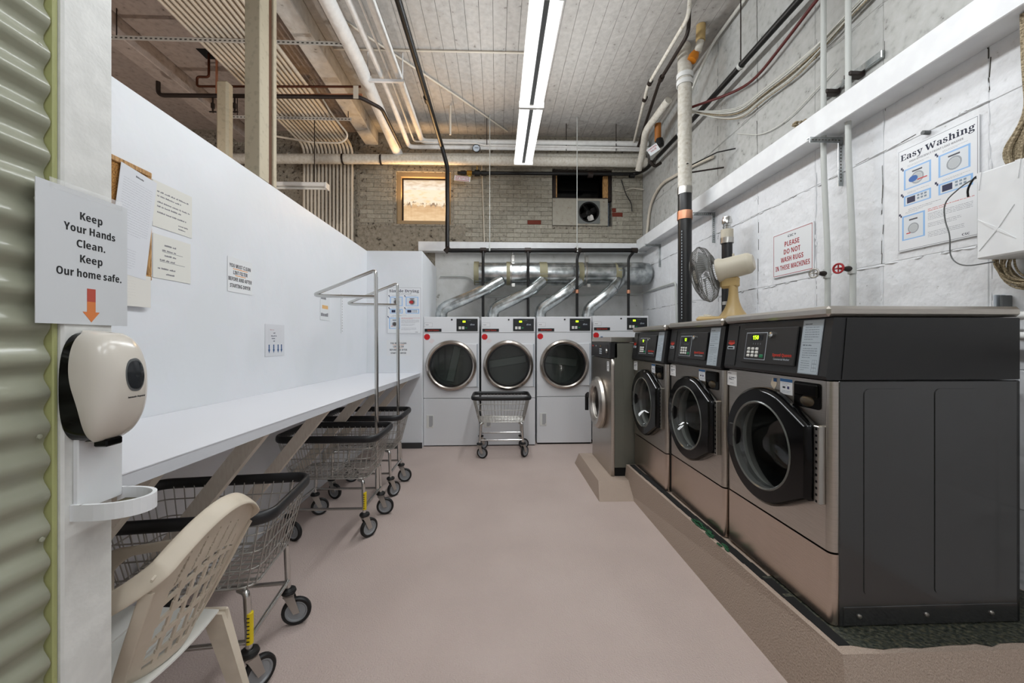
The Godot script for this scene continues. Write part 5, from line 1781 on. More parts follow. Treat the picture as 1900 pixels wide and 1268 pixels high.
	lathe(st, [Vector2(0.0, -0.05), Vector2(0.045, -0.045), Vector2(0.05, 0.0), Vector2(0.035, 0.05)], aim(P(1.97, 4.17, 3.9), Vector3(0.5, 1, 0)), 14)
	obj("orange_cap", st, flat(C(0.72, 0.43, 0.05), 0.5), oc)
	# bits on the wall
	st = mb()
	for k in 26:
		var a := rng.randf_range(0, TAU)
		box(st, P(2.16 + rng.randf_range(-0.03, 0.05), 2.855 + rng.randf_range(-0.02, 0.035), 2.75 + rng.randf_range(-0.04, 0.04)), Vector3(0.03, 0.012, 0.02), 0.004, Transform3D())
	single("foam_lump", st, M.jute, "crumbled lump of tan foam lying on the ledge", "debris").set_meta("kind", "stuff")
	for b in [[1.87, 2.385, "grey bolt stub sticking out of the right wall under the ledge"]]:
		st = mb()
		cyl(st, P(RIGHT, 2.41, 1.98), P(RIGHT - 0.035, 2.41, 1.98), 0.011, 8)
		single("bolt", st, M.grey_plastic, b[2], "bolt")
	for b in [[1.66, "grey twin hose clip on the wall behind the nearest washer"], [2.86, "small grey twin hose clip on the wall behind the middle washer"]]:
		var hc := thing("hose_clip", b[1], "clip", P(RIGHT, 1.5, b[0]))
		obj("post", bx(-0.05, 0.0, -0.05, 0.03, -0.016, -0.006, 0.003), M.light_grey, hc)
		obj("post", bx(-0.05, 0.0, -0.05, 0.025, 0.006, 0.016, 0.003), M.grey_plastic, hc)
	for b in [[1.43, "upper pale pipe low on the wall at the right edge"], [1.345, "lower pale pipe low on the wall at the right edge"]]:
		pipe("water_line", b[1], "pipe", [P(2.18, b[0], 0.4), P(2.18, b[0], 2.2)], 0.018, M.pipe_white)
	pipe("power_cord", "black cord on the floor of the plinth behind the nearest washer", "cord", [P(2.2, 0.9, 1.5), P(2.1, 0.7, 1.42), P(2.18, 0.5, 1.46), P(2.15, 0.28, 1.42)], 0.006, M.rubber)


func poster(called: String, label: String, at: Vector3, turn: float, w: float, h: float, title: String, sub: String, washing: bool) -> void:
	var p := thing(called, label, "poster", at, turn)
	var W := 384
	var H := int(384 * h / w)
	var img := canvas(W, H, C(0.88, 0.89, 0.9))
	var ink := C(0.25, 0.26, 0.3)
	var blue := C(0.55, 0.72, 0.9)
	var navy := C(0.1, 0.14, 0.28)
	for q in [[5, 5, W - 10, 2], [5, H - 7, W - 10, 2], [5, 5, 2, H - 12], [W - 7, 5, 2, H - 12]]:
		img.fill_rect(Rect2i(q[0], q[1], q[2], q[3]), C(0.35, 0.36, 0.38))
	var cells := [[40, 0.2, 130, 0.2], [215, 0.2, 130, 0.2], [40, 0.46, 130, 0.1], [215, 0.46, 140, 0.1], [30, 0.65, 110, 0.24]]
	for k in 5:
		var cx: int = cells[k][0]
		var cy := int(H * float(cells[k][1]))
		var cw: int = cells[k][2]
		var chh := int(H * float(cells[k][3]))
		greek(img, cx + 14, cy - 14, cw - 20, 2, 6, 2, ink, k)
		img.fill_rect(Rect2i(cx - 22, cy - 14, 10, 12), navy)
		img.fill_rect(Rect2i(cx - 14, cy - 4, 8, 12), navy)
		img.fill_rect(Rect2i(cx - 5, cy + 4, cw + 10, chh), blue)
		img.fill_rect(Rect2i(cx + 4, cy + 12, cw - 8, chh - 14), C(0.84, 0.86, 0.88))
		if k in [0, 1, 4]:
			ring(img, cx + cw * 0.5, cy + chh * 0.6, cw * 0.2, cw * 0.26, C(0.6, 0.62, 0.64))
			ring(img, cx + cw * 0.5, cy + chh * 0.6, 0, cw * 0.19, C(0.72, 0.74, 0.75) if washing else C(0.3, 0.28, 0.27))
			img.fill_rect(Rect2i(cx + int(cw * 0.3), cy + int(chh * 0.22), int(cw * 0.4), 8), ink)
		else:
			img.fill_rect(Rect2i(cx + 12, cy + 16, cw / 3, chh - 24), navy)
			for i in 3:
				for j in 2:
					img.fill_rect(Rect2i(cx + cw / 2 + 18 * i, cy + 16 + 16 * j, 12, 10), C(0.5, 0.56, 0.62))
	var c0 := Vector2(cells[0][0], H * 0.2)
	ring(img, c0.x + (44 if washing else 0) + 0.0 + (0.0 if washing else 230.0), c0.y + H * 0.12, 0, 24, C(0.12, 0.36, 0.65) if washing else C(0.68, 0.15, 0.15), 0.7)
	if washing:
		img.fill_rect(Rect2i(int(c0.x) + 66, int(c0.y + H * 0.14), 50, 6), C(0.75, 0.2, 0.2))
	img.fill_rect(Rect2i(48, int(H * 0.83), 22, 5), C(0.75, 0.15, 0.15))
	greek(img, 160, int(H * 0.655), 205, 2, 9, 5, C(0.75, 0.3, 0.28), 51)
	greek(img, 160, int(H * 0.70), 200, 5, 8, 3, ink, 52)
	greek(img, 160, int(H * 0.79), 150, 3, 8, 3, ink, 53)
	greek(img, 160, int(H * 0.87), 165, 4, 8, 3, ink, 54)
	greek(img, 60, int(H * 0.6), 160, 2, 8, 3, ink, 55)
	face_plate("board", w, h, 0.006, Vector3.ZERO, pic(img, 0.3), M.sign_white, p)
	words("title", title, h * 0.058, Vector3(0, h * 0.418, 0.0064), M.navy, p, 1.08, "Droid Serif", true)
	words("lettering", sub, h * 0.0175, Vector3(0, h * 0.355, 0.0064), flat(C(0.5, 0.5, 0.52), 0.6), p, 0.95)
	words("lettering", "CSC", h * 0.018, Vector3(w * 0.36, -h * 0.465, 0.0064), M.navy, p, 1.3)


# ------------------------------------------------------------------ left side
func sheet(called: String, label: String, at: Vector3, turn: float, w: float, h: float, mat: Material = null, tilt := 0.0) -> Node3D:
	var t := thing(called, label, "notice", at, turn)
	face_plate("paper", w, h, 0.0012, Vector3.ZERO, mat if mat else M.paper, M.paper, t, Basis(Vector3(0, 0, 1), tilt))
	return t


func build_left() -> void:
	# corrugated steel partition, ridges level
	var st := mb()
	var pts := []
	var n := 420
	for k in n + 1:
		var y := lerpf(0.0, 3.6, k / float(n))
		pts.append(Vector2(-0.896 + 0.0071 * sin(TAU * (y - 0.0615) / 0.0674), y))
	st.set_smooth_group(1)
	for k in n:
		var a: Vector2 = pts[k]
		var b: Vector2 = pts[k + 1]
		quad(st, P(a.x, a.y, -0.7), P(a.x, a.y, 0.824), P(b.x, b.y, 0.824), P(b.x, b.y, -0.7))
		quad(st, P(b.x - 0.002, b.y, -0.7), P(b.x - 0.002, b.y, 0.824), P(a.x - 0.002, a.y, 0.824), P(a.x - 0.002, a.y, -0.7))
	st.set_smooth_group(-1)
	for k in n:
		var a: Vector2 = pts[k]
		var b: Vector2 = pts[k + 1]
		quad(st, P(a.x, a.y, 0.824), P(a.x - 0.002, a.y, 0.824), P(b.x - 0.002, b.y, 0.824), P(b.x, b.y, 0.824))
	var cp := thing("corrugated_panel", "olive green corrugated steel panel filling the left edge of the picture", "panel")
	obj("sheet", st, M.olive, cp)
	for k in [[1.906, 0.808], [1.604, 0.803], [1.141, 0.808], [0.938, 0.812]]:
		st = mb()
		lathe(st, [Vector2(0.005, 0.0), Vector2(0.0045, 0.002), Vector2(0.0, 0.003)], aim(P(-0.893, k[0], k[1]), Vector3.RIGHT), 10)
		obj("rivet", st, M.olive, cp)
	# post at the end of the panel
	var po := thing("steel_post", "white painted square post at the end of the olive panel", "post", P(-0.909, 0.0, 0.889))
	obj("shaft", bx(-0.03, 0.03, 0.0, CEIL - 0.004, -0.053, 0.053, 0.004), M.post_paint, po)
	obj("green_edge", bx(-0.03, 0.022, 0.0, 3.6, 0.053, 0.0625, 0.002), M.green_trim, po)
	# sign on the post
	var kh := sheet("hygiene_sign", "laminated sign with a red orange arrow taped to the white post", P(-0.8775, 1.502, 0.88), 90.0, 0.187, 0.279, flat(C(0.8, 0.81, 0.82), 0.3))
	var lines := [["Keep", 0.089, 0.95], ["Your Hands", 0.0605, 0.9], ["Clean.", 0.03, 0.95], ["Keep", -0.001, 0.95], ["Our home safe.", -0.032, 0.86]]
	for l in lines:
		words("lettering", l[0], 0.0156, Vector3(0.01, l[1], 0.0017), M.ink, kh, l[2])
	st = mb()
	prism(st, PackedVector2Array([Vector2(0.001, -0.062), Vector2(0.019, -0.062), Vector2(0.019, -0.09), Vector2(0.001, -0.09)]), 0.0012, 0.002)
	obj("arrow_shaft", st, flat(C(0.7, 0.3, 0.24), 0.5), kh)
	st = mb()
	prism(st, PackedVector2Array([Vector2(0.001, -0.09), Vector2(0.019, -0.09), Vector2(0.019, -0.112), Vector2(0.028, -0.112), Vector2(0.01, -0.134), Vector2(-0.008, -0.112), Vector2(0.001, -0.112)]), 0.0012, 0.002)
	obj("arrow_head", st, flat(C(0.82, 0.48, 0.26), 0.5), kh)
	st = mb()
	box(st, Vector3(0.005, 0.139, 0.0016), Vector3(0.15, 0.02, 0.0006))
	obj("tape", st, M.film, kh)
	# soap dispenser
	var sd := thing("soap_dispenser", "rounded cream automatic soap dispenser with a black back on the white post", "soap dispenser", P(-0.879, 1.231, 0.886), 90.0)
	sd.scale = Vector3.ONE * 0.945
	var body := func(u: float, v: float) -> Vector3:   # u round the plan, v up the height
		var y := -0.125 + 0.25 * v
		var q := sin(PI * clampf(v, 0.0, 1.0))
		var e := sqrt(maxf(1.0 - pow(minf(absf(y) / 0.1252, 1.0), 2.667), 0.0))
		var wdt := 0.0635 * pow(e, 0.6)
		var dep := 0.108 * pow(maxf(q, 0.0), 0.25) * (1.0 - 0.12 * (1.0 - v))
		var a := PI * (u * 0.5 + 0.5)
		var back := 0.02 + 0.025 * (0.5 - 0.5 * tanh((v - 0.44) * 6.0))
		var ca := cos(PI - a)
		var sa := pow(absf(sin(a)), 0.62)
		return Vector3(signf(ca) * pow(absf(ca), 0.75) * wdt, y, minf(back, dep * 0.9) + maxf(dep - back, 0.004) * sa)
	st = mb()
	shell(st, body, 40, 40, func(_u, _v): return false, 0.003)
	obj("cover", st, M.dispenser, sd)
	st = mb()
	var bp := PackedVector2Array()
	for k in 48:
		var a := TAU * k / 48
		bp.append(Vector2(signf(cos(a)) * pow(absf(cos(a)), 0.6) * 0.0605, signf(sin(a)) * pow(absf(sin(a)), 0.75) * 0.1215))
	prism(st, bp, 0.0, 0.05, Transform3D(), true)
	obj("back_shell", st, M.gloss_black, sd)
	for q in 2:
		var big: float = [1.0, 0.86][q]
		var lift: float = [1.012, 1.02][q]
		var lens := func(u: float, v: float) -> Vector3:   # a round patch laid on the cover
			var r := big * (1.0 - clampf(v, 0.0, 1.0))
			var p: Vector3 = body.call(0.03 + 0.17 * r * cos(PI * u), 0.6 + 0.15 * r * sin(PI * u))
			return Vector3(p.x * 1.02, p.y, p.z * lift)
		st = mb()
		shell(st, lens, 40, 8, func(_u, _v): return false, 0.002)
		if q == 0:
			obj("window_rim", st, M.grey_plastic, sd)
	obj("window", st, flat(C(0.16, 0.17, 0.18), 0.08), sd)
	words("lettering", "Automatic Dispenser", 0.0038, Vector3(-0.002, -0.024, 0.1095), M.ink, sd, 0.8, "Droid Sans", true)
	# backing board and drip tray
	obj("nozzle", bx(-0.02, 0.02, -0.135, -0.118, 0.03, 0.06, 0.003), M.gloss_black, sd)
	var dt := thing("drip_tray", "white drip tray bracket on the post below the soap dispenser", "tray", P(-0.879, 0.976, 0.904), 90.0)
	dt.scale = Vector3.ONE * 0.945
	obj("back_plate", bx(-0.052, 0.052, -0.005, 0.16, 0.0, 0.012, 0.002), M.white_paint, dt)
	st = mb()
	var outer := []
	var inner := []
	for k in 17:
		var a := PI * k / 16
		outer.append(Vector2(cos(a) * 0.058, 0.02 + pow(sin(a), 0.8) * 0.105))
		inner.append(Vector2(cos(a) * 0.051, 0.02 + pow(sin(a), 0.8) * 0.096))
	for k in 16:
		for s in [[outer[k], outer[k + 1], false], [inner[k + 1], inner[k], false]]:
			quad(st, Vector3(s[0].x, -0.022, s[0].y), Vector3(s[1].x, -0.022, s[1].y), Vector3(s[1].x, 0.014, s[1].y), Vector3(s[0].x, 0.014, s[0].y))
		var o0: Vector2 = outer[k]
		var o1: Vector2 = outer[k + 1]
		var i0: Vector2 = inner[k]
		var i1: Vector2 = inner[k + 1]
		quad(st, Vector3(o0.x, 0.014, o0.y), Vector3(o1.x, 0.014, o1.y), Vector3(i1.x, 0.014, i1.y), Vector3(i0.x, 0.014, i0.y))
		quad(st, Vector3(i0.x, -0.022, i0.y), Vector3(i1.x, -0.022, i1.y), Vector3(o1.x, -0.022, o1.y), Vector3(o0.x, -0.022, o0.y))
	for s in [-1, 1]:
		box(st, Vector3(s * 0.0545, -0.004, 0.011), Vector3(0.007, 0.036, 0.024))
	obj("rim", st, M.white_paint, dt)
	st = mb()
	var fl := PackedVector2Array()
	for k in 17:
		fl.append(inner[k] * 0.99)
	prism(st, fl, 0.012, 0.016, Transform3D(Basis(Vector3(1, 0, 0), Vector3(0, 0, 1), Vector3(0, -1, 0)), Vector3(0, 0, 0)))
	obj("stained_floor", st, flat(C(0.3, 0.27, 0.14), 0.4), dt)
	# folding counter along the partition
	var c := thing("folding_counter", "long white counter fixed along the white partition", "counter")
	st = mb()
	var y0 := 0.994
	var y1 := 0.924
	var a1 := [P(LEFT + 0.002, y0 - 0.041, 1.0), P(-0.94, y0 - 0.041, 1.0), P(-0.94, y0 - 0.003, 1.0), P(LEFT + 0.002, y0 - 0.003, 1.0)]
	var a2 := [P(LEFT + 0.002, y1 - 0.041, 4.897), P(-0.94, y1 - 0.041, 4.897), P(-0.94, y1 - 0.003, 4.897), P(LEFT + 0.002, y1 - 0.003, 4.897)]
	for k in 4:
		var k2 := (k + 1) % 4
		away(st, [a1[k], a1[k2], a2[k2], a2[k]], P(-1.27, 0.95, 3))
	away(st, a1, P(-1.27, 0.95, 3))
	away(st, a2, P(-1.27, 0.95, 3))
	obj("core", st, M.counter_edge, c)
	st = mb()
	var t0 := [P(LEFT + 0.002, y0 - 0.003, 0.999), P(-0.9385, y0 - 0.003, 0.999), P(-0.9385, y1 - 0.003, 4.897), P(LEFT + 0.002, y1 - 0.003, 4.897)]
	var t1 := []
	for p in t0:
		t1.append(p + Vector3(0, 0.003, 0))
	away(st, t1, P(-1.27, 0.5, 3))
	for k in 4:
		away(st, [t0[k], t0[(k + 1) % 4], t1[(k + 1) % 4], t1[k]], P(-1.27, 0.955, 3))
	obj("top", st, M.counter, c)
	for d in [1.22, 1.79, 2.445, 3.116, 3.67, 4.6]:
		st = mb()
		var yt := lerpf(0.95, 0.882, (d - 1.0) / 3.9)
		var p := [P(-1.0, yt, d), P(-1.09, yt, d), P(LEFT + 0.003, 0.3, d), P(LEFT + 0.003, 0.2, d)]
		for s in [-1]:
			var q := []
			for e in p:
				q.append(e + Vector3(0, 0, -0.04))
			away(st, p, P(-1.3, 0.6, d + 0.02))
			away(st, q, P(-1.3, 0.6, d + 0.02))
			for k in 4:
				away(st, [p[k], p[(k + 1) % 4], q[(k + 1) % 4], q[k]], P(-1.28, 0.6, d + 0.02))
		obj("brace", st, M.brace, c)
	obj("wall_cleat", bx(LEFT + 0.002, LEFT + 0.035, 0.87, 0.945, -1.02, -2.4, 0.003), M.brace, c)
	# cork board and notices on the partition
	var cb := thing("cork_board", "oak framed cork board half hidden behind the white post", "notice board", P(LEFT, 1.845, 1.6), 90.0)
	obj("cork", bx(-0.255, 0.255, -0.235, 0.235, 0.0, 0.01), M.cork, cb)
	for q in [[-0.266, 0.266, 0.222, 0.245], [-0.266, 0.266, -0.245, -0.222], [-0.266, -0.243, -0.222, 0.222], [0.243, 0.266, -0.222, 0.222]]:
		obj("frame", bx(q[0], q[1], q[2], q[3], 0.0, 0.018, 0.003), M.wood, cb)
	var img := canvas(220, 460, C(0.84, 0.85, 0.87))
	greek(img, 90, 20, 90, 1, 9, 9, C(0.3, 0.3, 0.32), 60)
	greek(img, 24, 52, 175, 22, 11, 3, C(0.62, 0.63, 0.66), 61)
	greek(img, 24, 350, 120, 8, 11, 3, C(0.66, 0.67, 0.7), 62)
	sheet("notice_sheet", "tall white printed page curling on the cork board", P(LEFT + 0.02, 1.835, 1.77), 90.0, 0.175, 0.46, pic(img, 0.7), -0.13)
	img = canvas(120, 160, C(0.86, 0.85, 0.82))
	greek(img, 12, 20, 40, 8, 14, 2, C(0.78, 0.77, 0.75), 63)
	sheet("notice_sheet", "small cream slip below the cork board", P(LEFT + 0.019, 1.545, 1.79), 90.0, 0.13, 0.14, pic(img, 0.7))
	img = canvas(256, 230, C(0.86, 0.855, 0.83))
	var gi := C(0.4, 0.4, 0.42)
	greek(img, 26, 44, 210, 2, 22, 9, gi, 64)
	greek(img, 26, 96, 210, 2, 22, 9, gi, 65)
	greek(img, 26, 148, 210, 1, 22, 9, gi, 66)
	greek(img, 160, 182, 66, 2, 18, 8, gi, 67)
	sheet("notice_sheet", "upper of the two cream notices beside the cork board", P(LEFT + 0.001, 1.965, 2.004), 90.0, 0.235, 0.215, pic(img, 0.7))
	img = canvas(256, 230, C(0.86, 0.855, 0.83))
	for k in 6:
		var ww: int = [110, 140, 110, 170, 196, 90][k]
		greek(img, 128 - ww / 2, 44 + 27 * k + (18 if k > 3 else 0), ww, 1, 22, 10, gi, 68 + k)
		if k == 1 or k == 3:
			img.fill_rect(Rect2i(128 - ww / 2, 57 + 27 * k, ww, 2), gi)
	sheet("notice_sheet", "lower of the two cream notices, with two underlined lines", P(LEFT + 0.001, 1.722, 2.0), 90.0, 0.225, 0.205, pic(img, 0.7))
	var lf := sheet("lint_notice", "small white lint filter notice in the middle of the partition", P(LEFT + 0.001, 1.722, 2.512), 90.0, 0.235, 0.208)
	lint_words(lf, 0.0018, 0.022)
	var ar := sheet("arrow_notice", "laminated notice with four blue arrows pointing down to the counter", P(LEFT + 0.001, 1.327, 2.895), 90.0, 0.245, 0.225, flat(C(0.83, 0.835, 0.85), 0.35))
	for k in 4:
		var ax: float = [-0.075, -0.018, 0.038, 0.082][k]
		st = mb()
		prism(st, PackedVector2Array([Vector2(ax - 0.006, -0.03), Vector2(ax + 0.006, -0.03), Vector2(ax + 0.006, -0.065), Vector2(ax + 0.012, -0.065), Vector2(ax, -0.09), Vector2(ax - 0.012, -0.065), Vector2(ax - 0.006, -0.065)]), 0.0012, 0.0022)
		obj("arrow", st, M.blue, ar)
	img = canvas(160, 96, C(0.83, 0.835, 0.85))
	greek(img, 14, 6, 130, 1, 20, 8, C(0.75, 0.62, 0.64), 71)
	greek(img, 56, 26, 50, 1, 20, 10, C(0.25, 0.26, 0.32), 72)
	greek(img, 28, 46, 104, 1, 20, 10, C(0.35, 0.36, 0.42), 73)
	greek(img, 36, 64, 86, 1, 20, 9, C(0.35, 0.36, 0.42), 74)
	greek(img, 56, 82, 48, 1, 20, 9, C(0.35, 0.36, 0.42), 75)
	face_plate("print", 0.16, 0.1, 0.0004, Vector3(0, 0.035, 0.0014), pic(img), M.paper, ar)
	img = canvas(64, 64, C(0.85, 0.86, 0.87))
	greek(img, 4, 8, 56, 1, 20, 9, gi, 76)
	img.fill_rect(Rect2i(12, 30, 40, 8), C(0.85, 0.68, 0.45))
	greek(img, 4, 46, 56, 1, 20, 9, gi, 77)
	sheet("notice_sheet", "small notice on the partition behind the tip of the hanging rail", P(LEFT + 0.001, 1.64, 3.72), 90.0, 0.2, 0.26, pic(img, 0.7))
	# slotted standard on the partition
	var ss := thing("shelf_standard", "white slotted shelf standard fixed to the partition behind the rails", "bracket", P(LEFT, 1.6, 4.1), 90.0)
	obj("channel", bx(-0.014, 0.014, -0.2, 0.2, 0.0, 0.012, 0.002), M.white_paint, ss)
	st = mb()
	for k in 14:
		box(st, Vector3(0.0, -0.18 + 0.0277 * k, 0.0122), Vector3(0.006, 0.014, 0.0008))
	obj("slots", st, M.joint, ss).set_meta("kind", "stuff")
	# return wall: poster and lint notice
	poster("drying_poster", "drying instructions poster on the end wall by the dryers", P(-1.1345, 1.69, 4.9), 0.0, 0.418, 0.57, "Simple Drying", "SINGLE LOAD STACK DRYERS", false)
	var l2 := thing("lint_notice", "lint filter notice printed on the end wall below the drying poster", "notice", P(-1.205, 1.233, 4.9), 0.0)
	face_plate("paper", 0.29, 0.2, 0.0008, Vector3.ZERO, M.paper, M.paper, l2)
	lint_words(l2, 0.0014, 0.021)
	chair()


func lint_words(parent: Node3D, z: float, cap: float) -> void:
	var t := [["YOU MUST CLEAN", 1.0], ["LINT FILTER", 1.0], ["BEFORE AND AFTER", 1.0], ["STARTING DRYER", 1.0]]
	for k in 4:
		words("lettering", t[k][0], cap, Vector3(0, 0.055 - 0.04 * k, z), M.ink, parent, 0.78)
	for k in [[0.0, 0.14, 0.037], [0.0, 0.1, -0.002]]:
		obj("underline", bx(k[0] - k[1] / 2, k[0] + k[1] / 2, k[2] - 0.002, k[2] + 0.002, z - 0.0005, z + 0.0004), M.orange, parent)


func chair() -> void:
	var ch := thing("plastic_chair", "cream moulded plastic garden chair with a slotted back, seen from behind", "chair", P(-1.115, 0.0, 1.18), 0.0)
	var fdir := Vector3(-1.0, 0, 0.0).normalized()   # faces the partition
	ch.basis = Basis(Vector3.UP.cross(fdir), Vector3.UP, fdir)
	var hw := func(v: float) -> float: return lerpf(0.125, 0.2, pow(v, 0.8))
	var back := func(u: float, v: float) -> Vector3:
		var top := 0.43 - 0.10 * u * u
		return Vector3(u * hw.call(v), 0.425 + v * top, -0.185 - 0.15 * v + 0.045 * u * u)
	var hole := func(u: float, v: float) -> bool:
		if absf(u) > 0.74 or v < 0.08 or v > 0.84:
			return false
		if v > 0.66:   # leaf pattern near the top
			var w := absf(fposmod(u * 4.0 + (v - 0.66) * 3.0, 1.0) - 0.5)
			return w < 0.13 * (1.0 - absf(v - 0.75) * 9.0) and absf(u) < 0.66
		var r := fposmod(v / 0.145 + u * 0.25, 1.0)
		var c := fposmod((u + 0.75) * 4.0 + v * 0.5, 1.0)
		return r > 0.25 and c > 0.3
	var st := mb()
	shell(st, back, 96, 84, hole, 0.006)
	obj("backrest", st, M.cream, ch)
	# thick rim over the back that runs down into the arms
	var rim := []
	var rimr := []
	for k in 15:
		var u := -0.95 + 1.9 * k / 14
		rim.append(back.call(u * 1.0, 1.0))
	var armf := func(s: float) -> Array:
		var e: Vector3 = back.call(s, 1.0)
		return [Vector3(s * 0.205, 0.70, -0.2), Vector3(s * 0.205, 0.65, -0.09), Vector3(s * 0.205, 0.625, 0.06), Vector3(s * 0.205, 0.61, 0.17), Vector3(s * 0.205, 0.52, 0.22)]
	var path := []
	var la: Array = armf.call(-1.0)
	la.reverse()
	path.append_array(la)
	path.append_array(rim)
	path.append_array(armf.call(1.0))
	var cm := path
	for q in 3:   # round the path off
		var nx := [cm[0]]
		for i in cm.size() - 1:
			nx.append(cm[i].lerp(cm[i + 1], 0.25))
			nx.append(cm[i].lerp(cm[i + 1], 0.75))
		nx.append(cm[-1])
		cm = nx
	st = mb()
	strip(st, cm, 0.055, 0.012)
	obj("rim_and_arms", st, M.cream, ch)
	st = mb()
	var seat := func(u: float, v: float) -> Vector3:
		return Vector3(u * (0.2 - 0.04 * (1.0 - v)), 0.42 + 0.02 * u * u, -0.2 + 0.42 * v)
	shell(st, seat, 24, 60, func(u: float, v: float) -> bool: return absf(u) < 0.72 and fposmod(v * 9.0, 1.0) < 0.07, 0.006)
	obj("seat", st, M.white_plastic, ch)
	st = mb()
	for s in [-1, 1]:
		box(st, Vector3(s * 0.19, 0.405, 0.0), Vector3(0.012, 0.05, 0.42), 0.004)
	box(st, Vector3(0, 0.4, 0.21), Vector3(0.38, 0.05, 0.012), 0.004)
	obj("seat_apron", st, M.cream, ch)
	for s in [-1, 1]:
		for f in [-1, 1]:
			st = mb()
			var top := Vector3(s * 0.185, 0.42, 0.19 if f > 0 else -0.17)
			var bot := Vector3(s * 0.225, 0.0, 0.235 if f > 0 else -0.265)
			var pr := []
			for k in 2:
				var c := top if k == 0 else bot
				var q := 0.034 if k == 0 else 0.022
				pr.append([c + Vector3(-q * 0.5, 0, -q), c + Vector3(q * 0.5, 0, -q), c + Vector3(q * 0.5, 0, q), c + Vector3(-q * 0.5, 0, q)])
			for k in 4:
				var k2 := (k + 1) % 4
				away(st, [pr[0][k], pr[0][k2], pr[1][k2], pr[1][k]], (top + bot) * 0.5)
			away(st, pr[1], (top + bot) * 0.5)
			away(st, pr[0], (top + bot) * 0.5)
			obj("leg", st, M.cream, ch)
		st = mb()
		box(st, Vector3(s * 0.205, 0.5, 0.2), Vector3(0.014, 0.2, 0.05), 0.005, Transform3D())
		obj("arm_support", st, M.cream, ch)
		# side stile joining the back to the rear leg
		var ps := []
		for k in 10:
			ps.append(back.call(s * 1.0, 0.9 * k / 9.0))
		st = mb()
		strip(st, ps, 0.03, 0.01)
		obj("stile", st, M.cream, ch)


func strip(st: SurfaceTool, pts: Array, w: float, t: float) -> void:   # a flat rounded band that follows a path, wide across the front
	var rings := []
	var n := pts.size()
	for i in n:
		var tan: Vector3 = (pts[mini(i + 1, n - 1)] - pts[maxi(i - 1, 0)]).normalized()
		var out := Vector3(pts[i].x * 1.6, 0.3, -0.22).normalized()
		out = (out - tan * out.dot(tan)).normalized()
		var wid := tan.cross(out)
		var ring := []
		for k in 12:
			var a := TAU * k / 12
			ring.append(pts[i] + wid * signf(cos(a)) * pow(absf(cos(a)), 0.6) * w * 0.5 + out * sin(a) * t * 0.5)
		rings.append(ring)
	st.set_smooth_group(0)
	for i in n - 1:
		for k in 12:
			var k2 := (k + 1) % 12
			quad(st, rings[i][k], rings[i][k2], rings[i + 1][k2], rings[i + 1][k])
	st.set_smooth_group(-1)
	for i in range(1, 11):
		tri(st, rings[0][0], rings[0][i + 1], rings[0][i])
		tri(st, rings[n - 1][0], rings[n - 1][i], rings[n - 1][i + 1])


